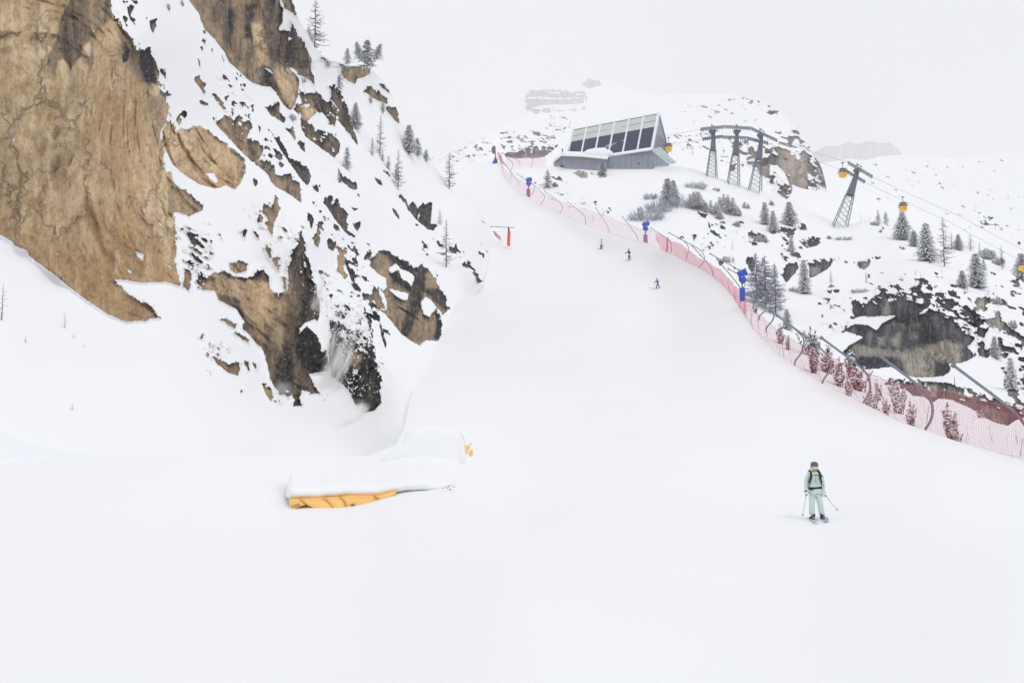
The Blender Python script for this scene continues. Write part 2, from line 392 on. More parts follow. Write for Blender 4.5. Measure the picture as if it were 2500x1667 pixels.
# ------------------------------------------------------------------ terrain
def paint(gx, gy, rocks, holes=(), specks=(), tones=(), jag=3.0, pos=None, base_tone=(0.25, 0.55), seed=0, slant=(0.8, 0.6), dust=(), wet=0.4, wet_rows=3):
    """Where rock is bare (positive) and what it is like, over a grid of surveyed points."""
    f = np.full(gx.shape, -15.0); tan = np.full(gx.shape, base_tone[0]); drk = np.full(gx.shape, base_tone[1])
    ca, sa = slant; al = gx * ca + gy * sa; ac = -gx * sa + gy * ca
    n1 = fbm(np.stack([al / 17, ac / 8, 0 * gx], -1), 4, 11 + seed, 0.62)
    n2 = fbm(np.stack([gx / 4.2, gy / 8.0, 0 * gx + 3], -1), 3, 31 + seed, 0.7)
    for poly, tn, dk in rocks:
        s = poly_sd(gx, gy, poly, 15)
        m = s > -10
        tan[m] = tn; drk[m] = dk
        f = np.maximum(f, s)
    low = sstep(-0.3, 1.5, np.roll(f, 2, 0) - f)      # under a rock the snow lies in a smooth line, above it the edge is ragged
    f = f + np.where(f > -15, (n1 * 1.3 + n2 * 2.1) * jag * 1.5 * (1 - 0.78 * low), 0)
    for poly, dens, size in specks:
        s = poly_sd(gx, gy, poly, 20)
        el = 3.4 if seed in (9, 14, 19) else 2.0; size = size * (0.72 if seed in (9, 14, 19) else 1)
        nn = fbm(np.stack([al / (size * el), ac / size, 0 * gx + 9], -1), 4, 51 + seed, 0.66)
        thr = 0.47 - dens * 0.75
        f = np.maximum(f, np.where(s > -20, (nn - thr) * size * 3.0 - np.maximum(0, 8 - s) * 0.35, -15))
    for h in holes:
        s = poly_sd(gx, gy, h, 15)
        f = np.minimum(f, np.where(s > -15, -(s + (n1 + n2) * jag), 99))
    for poly, dens, size in dust:
        s = poly_sd(gx, gy, poly, 12)
        nn = fbm(np.stack([al / (size * 1.8), ac / size, 0 * gx + 29], -1), 4, 151 + seed, 0.62)
        f = np.where(s > -8, np.minimum(f, (0.47 - dens * 0.75 - nn) * size * 3.0 + np.maximum(0, 4 - s)), f)
    for poly, dt, dd, w in tones:
        s0 = poly_sd(gx, gy, poly, w + 12); s = s0 + (n1 * 9 + n2 * 5) * min(1, w / 10)
        k = np.where(s0 > -w - 11.9, sstep(-w, w, s), 0)
        tan = tan * (1 - k) + dt * k; drk = drk * (1 - k) + dd * k
    up = np.roll(f, wet_rows, 0); up2 = np.roll(f, 2 * wet_rows, 0)
    drk = drk + wet * (sstep(3, -5, up) * 0.6 + sstep(3, -5, up2) * 0.4)
    return np.clip(f, -15, 30), np.clip(tan, 0, 1), np.clip(drk, -1, 1)

def terrain(name, gx, gy, d, mat, kind='structure', f=None, tan=None, drk=None, rock_amp=1.2, snow_amp=0.25, snow_cap=0.5, wl=7.0, skirts=None, seed=0, label=None):
    P = at_np(gx, gy, d)
    q = P / np.array([wl, wl, wl])
    rel = snow_amp * fbm(P / (wl * 3.0), 3, 70 + seed)
    if f is not None:
        rk = sstep(-1.5, 5.0, f)
        ridg = 1 - np.abs(fbm(q * np.array([1, 1, 0.45]), 5, 80 + seed, 0.55)) * 2.4
        fine = fbm(q * np.array([5, 5, 2.2]), 4, 90 + seed, 0.6)
        rel = rel * (1 - rk) + rk * (rock_amp * ridg * 0.8 + rock_amp * 0.2 * fine - snow_cap)
        rel = rel + snow_cap * 0.4 * sstep(-6, -1, f) * (1 - rk)
    P = at_np(gx, gy, d - rel)
    at_ = dict(rock=f, tan=tan, dark=drk, su=gx * float(np.mean(d)) / F, sv=gy * float(np.mean(d)) / F) if f is not None else {}
    def grow(arr, side, line, val=None):
        if side == 'right': return np.concatenate([arr, line[:, None]], 1)
        if side == 'left': return np.concatenate([line[:, None], arr], 1)
        if side == 'top': return np.concatenate([line[None], arr], 0)
        return np.concatenate([arr, line[None]], 0)
    for side, offs in (skirts or []):
        idx = {'right': (slice(None), -1), 'left': (slice(None), 0), 'top': (0, slice(None)), 'bottom': (-1, slice(None))}[side]
        base = P[idx].copy(); cc = np.array([0, 0, CAM_Z])
        for k_, dx, dz in offs:
            P = grow(P, side, cc + (base - cc) * (1 + k_) + np.array([dx, 0, dz]))
            for k in at_: at_[k] = grow(at_[k], side, at_[k][idx] * 0 - 15 if k == 'rock' else at_[k][idx])
    nr, nc = P.shape[:2]
    ii = np.arange(nr * nc).reshape(nr, nc)
    Fq = np.stack([ii[:-1, :-1], ii[1:, :-1], ii[1:, 1:], ii[:-1, 1:]], -1).reshape(-1, 4)
    su, sv = at_.pop('su', None), at_.pop('sv', None)
    o = mesh_from(name, P.reshape(-1, 3), Fq, mat, smooth=True, attrs=at_)
    if su is not None:                                # a plain unwrapping of the face, in metres
        t_ = o.data.attributes.new('surf', 'FLOAT_VECTOR', 'POINT'); t_.data.foreach_set('vector', np.stack([su.ravel(), -sv.ravel(), 0 * su.ravel()], 1).astype(np.float32).ravel())
    prop(o, kind=kind, label=label)
    return o
def grid_rows(ys, xl, xr, n):
    ys = np.array(ys, float); u = np.linspace(0, 1, n)
    return xl(ys)[:, None] * (1 - u) + xr(ys)[:, None] * u, np.repeat(ys[:, None], n, 1)
def grid_cols(xs, yt, yb, n, g=1.0):
    xs = np.array(xs, float); v = np.linspace(0, 1, n)[:, None] ** g
    return np.repeat(xs[None], n, 0), yt(xs)[None] * (1 - v) + yb(xs)[None] * v

# --- where the safety net meets the piste: (foot x, foot y, top x, top y, distance)
NET = [(1222, 393, 1216, 370, 268), (1226, 412, 1222, 388, 262), (1232, 435, 1229, 412, 252), (1250, 455, 1243, 424, 244), (1285, 478, 1268, 440, 234), (1320, 500, 1300, 458, 224),
       (1365, 522, 1350, 484, 214), (1420, 545, 1395, 504, 204), (1470, 562, 1440, 514, 196), (1520, 578, 1500, 536, 188), (1575, 592, 1560, 558, 180), (1612, 607, 1598, 565, 172),
       (1648, 622, 1630, 583, 164), (1680, 640, 1668, 600, 156), (1712, 656, 1700, 626, 148), (1742, 676, 1735, 644, 138), (1768, 698, 1765, 664, 128), (1790, 722, 1790, 693, 118),
       (1806, 748, 1812, 716, 110), (1822, 772, 1826, 738, 103), (1840, 802, 1842, 758, 97), (1872, 840, 1868, 780, 90), (1915, 876, 1904, 812, 84), (1960, 905, 1950, 838, 79),
       (2010, 938, 2005, 858, 74), (2080, 970, 2042, 880, 69), (2140, 1000, 2094, 900, 65.5), (2200, 1030, 2160, 927, 62.5), (2260, 1050, 2246, 948, 60), (2330, 1075, 2336, 960, 57.5),
       (2410, 1097, 2420, 982, 55), (2500, 1118, 2505, 998, 52), (2620, 1140, 2640, 1030, 49), (2800, 1162, 2830, 1050, 46)]
edge_x = curve([(n[1], n[0]) for n in NET])          # piste edge x for a row
edge_y = curve([(n[0], n[1]) for n in NET])
dA = Depth([(-300, 1900, 5.6), (1250, 1900, 5.6), (2800, 1900, 5.6), (-300, 1667, 8), (1250, 1667, 8), (2800, 1667, 8), (0, 1400, 15.9), (1250, 1400, 15.9), (2500, 1400, 15.9),
            (0, 1275, 30), (700, 1290, 31), (640, 1192, 37.2), (650, 1215, 36.2), (640, 1240, 35.4), (400, 1200, 37), (400, 1240, 34.6), (710, 1247, 36.1), (770, 1238, 36.1), (840, 1239, 36.1), (900, 1227, 36.1), (960, 1210, 36.15), (1040, 1199, 36.3), (1105, 1194, 36.4), (1250, 1275, 31), (1990, 1275, 31), (2500, 1275, 29), (-300, 1200, 37), (300, 1200, 37.5), (-300, 1110, 46), (450, 1107, 46), (930, 1110, 45),
            (1040, 1050, 51), (1500, 1150, 44), (1500, 1050, 60), (1500, 900, 92), (1500, 750, 138), (1535, 632, 180), (1468, 607, 196), (1605, 704, 158), (1240, 600, 192), (1100, 800, 136), (1010, 950, 82),
            (4200, 1275, 29), (4200, 1180, 44), (4200, 1400, 15.9), (4200, 1667, 8), (4200, 1900, 5.6), (4200, 2500, 3.2), (1250, 2500, 3.2), (-1600, 2500, 3.2), (-1600, 1900, 5.6), (-1600, 1667, 8), (-1600, 1400, 15.9), (-1600, 1275, 30), (-1600, 1112, 46), (1130, 400, 268), (1250, 500, 226), (1350, 600, 196), (2300, 1180, 38)] + [(n[0], n[1], n[4]) for n in NET[::2]], 2.6, 300)
xl = curve([(396, 1010), (460, 1050), (554, 1100), (600, 1125), (650, 1130), (690, 1125), (760, 1090), (850, 1045), (950, 1005), (1045, 985), (1085, 965), (1112, 900)])
xr = curve([(n[1], n[0]) for n in NET if n[1] <= 1118])
ys = np.concatenate([np.linspace(396, 1040, 150), np.linspace(1043, 1112, 36)])
gx, gy = grid_rows(ys, xl, xr, 260)
terrain('piste_snow', gx, gy, dA(gx, gy), M['snow'], snow_amp=0.0, skirts=[('right', [(0.008, 0, -0.4), (0.03, 0, -2.5), (0.08, 0, -8), (0.15, 0, -18)]), ('left', [(0.01, 0, -0.1), (0.05, 0, -0.8), (0.15, 0, -4), (0.4, 0, -12)]), ('top', [(0.02, 0, -0.8), (0.08, 0, -6)])], label='smooth white ski slope rising between the cliffs and the net')

lowtop = curve([(-1600, 1112), (-300, 1112), (2470, 1112), (2500, 1118), (2620, 1140), (2800, 1162), (4200, 1172)])
gx, gy = grid_cols(np.concatenate([np.linspace(-1600, -320, 40), np.linspace(-300, 2800, 420), np.linspace(2830, 4200, 45)]), lowtop, lambda x: 0 * x + 2500, 170, 1.7)
terrain('foreground_snow', gx, gy, dA(gx, gy), M['snow'], snow_amp=0.0, skirts=[('top', [(0.004, 0, -0.02), (0.03, 0, -0.35), (0.1, 0, -2.2), (0.3, 0, -7)])], label='wide flat white snow in the foreground')

# --- the left mountain ------------------------------------------------------
Z1 = lambda p: zoomed(p, 0, 0, 3.92)
Z2 = lambda p: zoomed(p, 400, 0, 3.485)
Z3 = lambda p: zoomed(p, 300, 250, 3.92)
Z4 = lambda p: zoomed(p, 700, 350, 3.92)
Z5 = lambda p: zoomed(p, 450, 550, 3.136)
Z6 = lambda p: zoomed(p, 0, 500, 3.137)
TAN = [(-400, -300), (262, -300), (268, 0), (270, 26), (288, 46), (304, 74), (329, 102), (337, 122), (350, 118), (366, 116), (372, 140), (383, 152), (388, 170), (385, 209), (399, 228), (406, 237), (413, 260), (406, 293), (393, 321), (395, 352), (403, 370),
       (400, 392), (415, 412), (424, 449), (425, 518), (427, 556), (432, 594), (427, 633), (437, 678), (443, 698), (408, 688), (347, 690), (322, 686), (306, 682), (280, 683), (293, 698), (320, 720), (351, 739), (370, 745), (392, 777), (367, 777),
       (354, 785), (331, 782), (309, 787), (287, 776), (261, 766), (191, 717), (127, 666), (70, 624), (68, 612), (35, 599), (32, 591), (0, 572), (-400, 330)]
rocks = [(TAN, 1.0, -0.42)]
def add(zf, tn, dk, *polys):
    for p in polys: rocks.append((zf(p), tn, dk))
add(Z3, 0.95, -0.08, [(420, 180), (470, 190), (500, 240), (510, 290), (555, 240), (630, 265), (690, 215), (760, 235), (830, 290), (930, 360), (1000, 400), (1070, 470), (1160, 545), (1175, 600), (1165, 680), (1120, 780), (1070, 840), (1010, 805), (960, 775), (985, 800), (900, 825), (820, 810), (750, 790), (620, 715), (520, 650), (470, 590), (430, 500), (385, 430), (360, 400), (380, 290)])
add(Z3, 0.6, 0.32, [(500, 790), (560, 830), (650, 880), (710, 950), (775, 985), (760, 1030), (690, 1060), (630, 1095), (590, 1075), (550, 1055), (470, 1050), (470, 800)], [(510, 160), (550, 120), (560, 170), (545, 230), (520, 190)])
add(Z3, 0.1, 0.9, [(570, 90), (620, 85), (630, 120), (590, 155), (570, 130)])
add(Z2, 0.30, 0.42, [(150, -400), (212, 0), (300, 120), (310, 170), (350, 250), (430, 330), (510, 440), (560, 530), (680, 640), (760, 710), (850, 735), (910, 740), (960, 790), (1010, 880), (1060, 930), (1085, 935), (1110, 890), (1140, 820), (1150, 690), (1130, 640), (1160, 645), (1210, 660), (1280, 720), (1280, 680), (1250, 590), (1255, 500), (1215, 420), (1180, 350), (1120, 260), (1085, 200), (1075, 262), (985, 262), (975, 250), (1010, 190), (1015, 80), (980, 0), (900, -400)],
    [(985, -300), (1000, 0), (1020, 70), (1090, 110), (1140, 155), (1080, 0), (1000, -300)])
add(Z2, 0.12, 0.6, [(1145, 800), (1200, 790), (1260, 800), (1300, 780), (1340, 830), (1380, 860), (1420, 870), (1475, 920), (1470, 1010), (1450, 1085), (1410, 1060), (1400, 1020), (1350, 960), (1290, 965), (1250, 1000), (1215, 1045), (1150, 980), (1105, 930), (1130, 890), (1180, 880)],
    [(1410, 740), (1440, 725), (1500, 790), (1520, 850), (1560, 880), (1580, 950), (1590, 1030), (1640, 1180), (1655, 1245), (1600, 1180), (1540, 1090), (1480, 1020), (1475, 920), (1430, 840), (1430, 780)],
    [(1155, 1015), (1200, 990), (1230, 1050), (1270, 1050), (1285, 1110), (1340, 1110), (1400, 1130), (1440, 1150), (1500, 1200), (1490, 1300), (1450, 1345), (1380, 1290), (1270, 1210), (1200, 1160), (1170, 1100)],
    [(1140, 1220), (1195, 1215), (1200, 1300), (1170, 1270)], [(1450, 1150), (1480, 1190), (1500, 1250), (1480, 1230)])
add(Z2, 0.5, 0.3, [(1500, 550), (1560, 580), (1620, 560), (1690, 580), (1755, 580), (1755, 630), (1700, 660), (1650, 670), (1625, 715), (1570, 690), (1530, 650), (1510, 600)])
add(Z2, 0.2, 0.35, [(1710, 780), (1740, 720), (1800, 760), (1860, 800), (1910, 870), (1900, 890), (1830, 860), (1760, 820)], [(1840, 715), (1880, 715), (1910, 760), (1930, 795), (1870, 760)], [(1870, 895), (1940, 920), (1975, 905), (2000, 1000), (2000, 1050), (1950, 1010), (1900, 940)], [(1355, 500), (1400, 520), (1430, 520), (1425, 555), (1390, 540)])
add(Z2, 0.4, 0.5, [(1040, 1100), (1090, 1080), (1120, 1130), (1115, 1195), (1070, 1130)], [(870, 910), (920, 890), (970, 880), (990, 950), (1010, 980), (1035, 1060), (990, 1030), (900, 970)],
    [(410, 1000), (460, 1030), (520, 985), (570, 985), (590, 1020), (640, 985), (690, 1030), (740, 1020), (745, 1090), (700, 1180), (760, 1200), (800, 1215), (850, 1270), (840, 1300), (800, 1370), (740, 1370), (680, 1310), (600, 1230), (530, 1150), (460, 1080)],
    [(240, 655), (300, 640), (320, 700), (355, 710), (345, 805), (300, 740)], [(300, 860), (355, 860), (365, 910), (310, 885)], [(415, 800), (450, 810), (470, 850), (510, 880), (510, 935), (460, 880)],
    [(320, 260), (355, 265), (350, 310)], [(335, 350), (360, 320), (350, 385)], [(285, 490), (310, 510), (305, 570)], [(645, 725), (685, 725), (680, 790)], [(405, 405), (420, 410), (412, 445)], [(0, 590), (15, 620), (10, 670)], [(0, 740), (50, 810), (35, 830), (0, 790)],
    [(320, 400), (335, 410), (328, 440)], [(500, 450), (520, 510), (510, 530), (485, 470)], [(520, 650), (530, 660), (525, 680)], [(590, 615), (615, 620), (600, 628)], [(630, 635), (655, 640), (650, 660)], [(515, 830), (545, 815), (530, 860)], [(745, 905), (765, 900), (765, 950), (750, 955)], [(575, 920), (590, 930), (582, 990)], [(700, 985), (720, 980), (725, 1010)],
    [(890, 1100), (930, 1160), (980, 1170), (1040, 1260), (1050, 1350), (1000, 1290), (950, 1190)], [(1360, 1400), (1375, 1410), (1375, 1445)], [(805, 1070), (820, 1080), (815, 1150)])
add(Z3, 0.4, 0.45, [(1290, 570), (1370, 545), (1440, 600), (1460, 650), (1450, 690), (1530, 710), (1600, 680), (1640, 740), (1680, 780), (1710, 870), (1705, 960), (1650, 920), (1550, 850), (1470, 810), (1410, 750), (1390, 700), (1330, 640), (1240, 570), (1220, 540)],
    [(1340, 990), (1390, 970), (1420, 1000), (1450, 950), (1465, 890), (1500, 1020), (1480, 1080), (1450, 1150), (1430, 1265), (1390, 1210), (1380, 1150), (1400, 1130), (1350, 1060)],
    [(1285, 1130), (1305, 1080), (1315, 1110), (1300, 1160)], [(1240, 740), (1260, 725), (1300, 770), (1270, 805), (1245, 775)], [(1135, 1235), (1180, 1235), (1170, 1305), (1150, 1280)], [(1255, 1230), (1275, 1250), (1297, 1300), (1270, 1280)],
    [(1365, 1390), (1390, 1360), (1420, 1400), (1415, 1480), (1390, 1460)], [(1420, 1480), (1500, 1490), (1495, 1568), (1450, 1560)], [(930, 1260), (960, 1280), (945, 1305)])
add(Z3, 0.1, 0.75, [(1470, 330), (1490, 335), (1540, 390), (1565, 450), (1570, 530), (1700, 560), (1720, 600), (1770, 610), (1795, 700), (1790, 760), (1765, 800), (1700, 730), (1640, 640), (1580, 560), (1530, 460), (1470, 370)],
    [(1820, 800), (1880, 795), (1875, 870), (1830, 840)], [(1775, 1070), (1800, 1050), (1830, 1130), (1805, 1210), (1785, 1150)], [(1955, 1320), (2000, 1360), (2030, 1330), (2040, 1370), (2010, 1420), (1970, 1400)])
add(Z3, 0.5, 0.4, [(1820, 1290), (1870, 1200), (1895, 1260), (1870, 1400), (1840, 1360)])
add(Z4, 0.15, 0.65, [(340, 560), (420, 490), (440, 520), (430, 580), (480, 540), (500, 580), (550, 620), (585, 680), (570, 740), (585, 800), (570, 840), (650, 880), (655, 900), (600, 885), (560, 850), (490, 760), (440, 690), (390, 620)],
    [(1075, 495), (1100, 500), (1150, 560), (1165, 600), (1220, 560), (1240, 600), (1250, 640), (1300, 550), (1330, 590), (1390, 570), (1385, 700), (1375, 780), (1440, 750), (1440, 790), (1405, 835), (1360, 825), (1260, 750), (1200, 690), (1150, 620)],
    [(835, 330), (900, 350), (918, 410), (870, 385)], [(525, 320), (550, 320), (640, 370), (670, 370), (680, 440), (650, 450), (590, 420), (540, 370)], [(490, 250), (510, 300), (520, 375), (500, 370)],
    [(1010, 615), (1060, 665), (1080, 735), (1045, 700)], [(1430, 930), (1500, 960), (1500, 1000), (1460, 990)], [(1540, 985), (1600, 990), (1620, 960), (1635, 1060), (1570, 1050)], [(640, 770), (690, 760), (700, 800), (680, 845), (650, 820)], [(615, 610), (660, 630), (650, 650)],
    [(300, 635), (330, 620), (335, 660), (315, 665)], [(350, 205), (365, 215), (370, 250)], [(935, 260), (995, 295), (988, 325)], [(1225, 770), (1260, 775), (1250, 790)], [(685, 490), (700, 500), (695, 525)], [(1300, 940), (1340, 965), (1355, 1010), (1310, 1000)], [(1305, 1010), (1340, 1050), (1365, 1090), (1330, 1050)],
    [(1395, 910), (1410, 915), (1400, 922)], [(1595, 915), (1612, 930), (1610, 945)], [(1420, 1230), (1465, 1285), (1450, 1280)])
add(Z4, 0.2, 0.55, [(385, 930), (420, 920), (465, 960), (450, 1020), (400, 1010)], [(500, 1000), (530, 990), (545, 1100), (540, 1180), (555, 1290), (500, 1220), (480, 1110)])
add(Z5, 0.42, 0.38, [(1430, 270), (1490, 200), (1560, 200), (1650, 260), (1720, 280), (1760, 340), (1820, 300), (1880, 360), (1920, 400), (1960, 480), (2000, 560), (2025, 640), (1980, 685), (1930, 620), (1940, 660), (1975, 760), (1980, 830), (1945, 885), (1850, 880), (1800, 920), (1730, 880), (1660, 830), (1600, 750), (1530, 670), (1450, 620), (1370, 570), (1365, 530), (1430, 520), (1450, 450), (1520, 500), (1550, 470), (1545, 410), (1500, 380), (1420, 310)])
add(Z5, 0.25, 0.60, [(200, 375), (290, 350), (350, 370), (410, 390), (500, 400), (555, 350), (600, 340), (650, 390), (655, 480), (690, 520), (720, 540), (750, 520), (800, 480), (790, 330), (830, 200), (870, 140), (890, 40), (920, 150), (950, 280), (1000, 450), (1040, 600), (1040, 700), (1000, 760), (1030, 860), (1050, 960), (1090, 960), (1110, 1110), (1030, 1130), (960, 1140), (1000, 1220), (1040, 1290), (980, 1280), (900, 1260), (880, 1330), (895, 1380), (830, 1385), (840, 1300), (790, 1260), (740, 1290), (700, 1250), (660, 1180), (620, 1000), (590, 930), (540, 890), (460, 800), (460, 740), (400, 640), (340, 610), (260, 570), (215, 470)])
add(Z5, 0.2, 0.88, [(1110, 730), (1180, 730), (1260, 800), (1380, 810), (1440, 880), (1465, 1000), (1470, 1090), (1510, 1190), (1500, 1370), (1450, 1420), (1390, 1430), (1330, 1420), (1270, 1280), (1220, 1220), (1120, 1150), (1100, 940), (1130, 860)],
    [(1225, 240), (1260, 280), (1300, 370), (1320, 460), (1320, 500), (1280, 420), (1240, 320)], [(1270, 240), (1325, 230), (1325, 300), (1300, 290)], [(1380, 640), (1430, 740), (1440, 860), (1400, 720)], [(1350, 380), (1400, 400), (1390, 440)], [(1500, 760), (1530, 860), (1540, 930), (1510, 850)], [(1430, 620), (1500, 690), (1500, 750), (1450, 700)])
add(Z5, 0.6, 0.35, [(340, 290), (450, 265), (480, 300), (470, 350), (400, 370), (350, 340)], [(620, 180), (650, 150), (665, 220), (655, 250)], [(685, 260), (730, 250), (720, 345)], [(1180, 190), (1210, 180), (1200, 280), (1225, 400), (1190, 360), (1170, 250)], [(755, 390), (785, 400), (780, 500), (758, 470)],
    [(285, 720), (330, 710), (400, 760), (390, 790), (350, 770)], [(390, 820), (490, 860), (495, 905), (440, 870)], [(225, 1010), (330, 1055), (420, 1045), (425, 1090), (410, 1150), (340, 1130), (260, 1070)], [(450, 1050), (495, 1040), (490, 1110)], [(600, 1215), (650, 1240), (680, 1280), (675, 1355), (620, 1290)], [(525, 1055), (548, 1070), (545, 1100)],
    [(0, 340), (60, 350), (50, 430), (40, 510), (0, 470)], [(125, 860), (142, 840), (138, 870)], [(182, 1110), (205, 1125), (205, 1150)], [(428, 1250), (440, 1260), (438, 1300)], [(190, 380), (230, 380), (230, 500), (150, 490), (160, 480)])
add(Z1, 0.25, 0.6, [(1165, 0), (1230, 10), (1200, 45)], [(1260, 0), (1335, 20), (1300, 50)], [(1215, 60), (1250, 35), (1285, 70), (1250, 140), (1290, 190), (1300, 255), (1260, 210), (1220, 130)], [(1385, 130), (1410, 170), (1400, 185)], [(1425, 200), (1500, 180), (1490, 250), (1465, 325), (1430, 250)], [(1510, 620), (1560, 660), (1580, 740), (1540, 700)], [(1570, 820), (1630, 910), (1605, 930)], [(1110, 95), (1135, 100), (1130, 170)], [(1160, 140), (1215, 160), (1210, 250), (1180, 190)])
holes = [Z3([(390, 600), (440, 565), (480, 620), (520, 680), (500, 720), (465, 660), (410, 670)]), Z3([(380, 425), (430, 500), (475, 600), (620, 715), (620, 760), (480, 640), (440, 560), (390, 450)]), Z3([(800, 680), (870, 680), (920, 770), (890, 775), (830, 730)]),
         Z6([(1215, 130), (1250, 165), (1250, 180), (1230, 165)]), Z6([(1035, 350), (1105, 380), (1095, 430), (1055, 400)]), Z6([(975, 495), (1005, 510), (1000, 530)]), Z2([(1060, 570), (1100, 580), (1140, 620), (1130, 645)]), Z2([(860, 580), (910, 600), (930, 635), (900, 615)]),
         Z2([(630, 1040), (660, 1045), (660, 1080), (640, 1070)]), Z4([(1250, 690), (1275, 660), (1280, 700), (1255, 740)]), Z5([(1570, 330), (1620, 290), (1650, 330), (1740, 370), (1765, 400), (1740, 465), (1700, 430), (1670, 420), (1640, 345), (1580, 370)]), Z5([(1555, 480), (1640, 500), (1720, 520), (1710, 580), (1650, 560), (1590, 520)]),
         Z5([(1845, 540), (1880, 560), (1930, 630), (1880, 700), (1830, 680), (1810, 600)]), Z5([(1480, 480), (1530, 520), (1545, 580), (1550, 650), (1510, 570)]), Z5([(1285, 1100), (1330, 1100), (1325, 1145), (1290, 1130)]), Z5([(880, 790), (930, 740), (1000, 720), (1040, 760), (1030, 860), (940, 770), (880, 830)]),
         Z5([(950, 1140), (1110, 1110), (1120, 1160), (1200, 1230), (1100, 1240), (1000, 1210)]), Z5([(1040, 640), (1080, 700), (1110, 800), (1115, 930), (1060, 960), (1040, 860), (1020, 780)]), Z5([(890, 320), (900, 360), (890, 370)]), Z2([(1060, 320), (1090, 330), (1060, 350)]), Z1([(865, 265), (905, 300), (905, 330), (880, 290)])]
specks = [(Z5([(1000, 320), (1090, 330), (1260, 540), (1420, 820), (1420, 950), (1270, 940), (1180, 760), (1100, 620)]), 0.34, 7), (Z5([(0, 60), (150, 30), (190, 480), (120, 470), (60, 300)]), 0.55, 8), (Z5([(1350, 170), (1480, 160), (1430, 280), (1360, 270)]), 0.5, 7), (Z4([(1650, 1060), (1850, 1290), (1840, 1330), (1680, 1180)]), 0.6, 7),
          (Z4([(1800, 980), (1920, 1000), (1920, 1110), (1860, 1110)]), 0.4, 6), (Z4([(250, 600), (560, 860), (600, 1000), (330, 900)]), 0.42, 9), (Z4([(470, 850), (700, 1100), (720, 1440), (640, 1400), (560, 1250), (470, 1100)]), 0.5, 10), (Z2([(860, 1080), (1100, 1380), (1000, 1420), (860, 1350)]), 0.36, 9), (Z2([(480, 620), (700, 700), (780, 1000), (560, 960)]), 0.3, 8),
          (Z5([(800, 20), (900, 0), (930, 130), (830, 140)]), 0.4, 6), (Z5([(1440, 1020), (1520, 1060), (1590, 1130), (1480, 1080)]), 0.4, 5), (Z5([(200, 930), (300, 960), (270, 1000), (200, 980)]), 0.5, 6), (Z2([(1180, 780), (1340, 850), (1350, 900), (1180, 900)]), 0.3, 7), (Z5([(1300, 500), (1500, 640), (1560, 900), (1420, 800)]), 0.34, 9),
          (Z5([(820, 1130), (1040, 1290), (700, 1330)]), 0.45, 8), (Z4([(1750, 560), (1960, 780), (1990, 850), (1900, 800)]), 0.32, 5), (Z3([(1220, 960), (1620, 1150), (1600, 1300), (1350, 1300)]), 0.24, 8), (Z1([(1330, 430), (1560, 800), (1640, 1180), (1560, 1100), (1400, 700)]), 0.25, 8)]
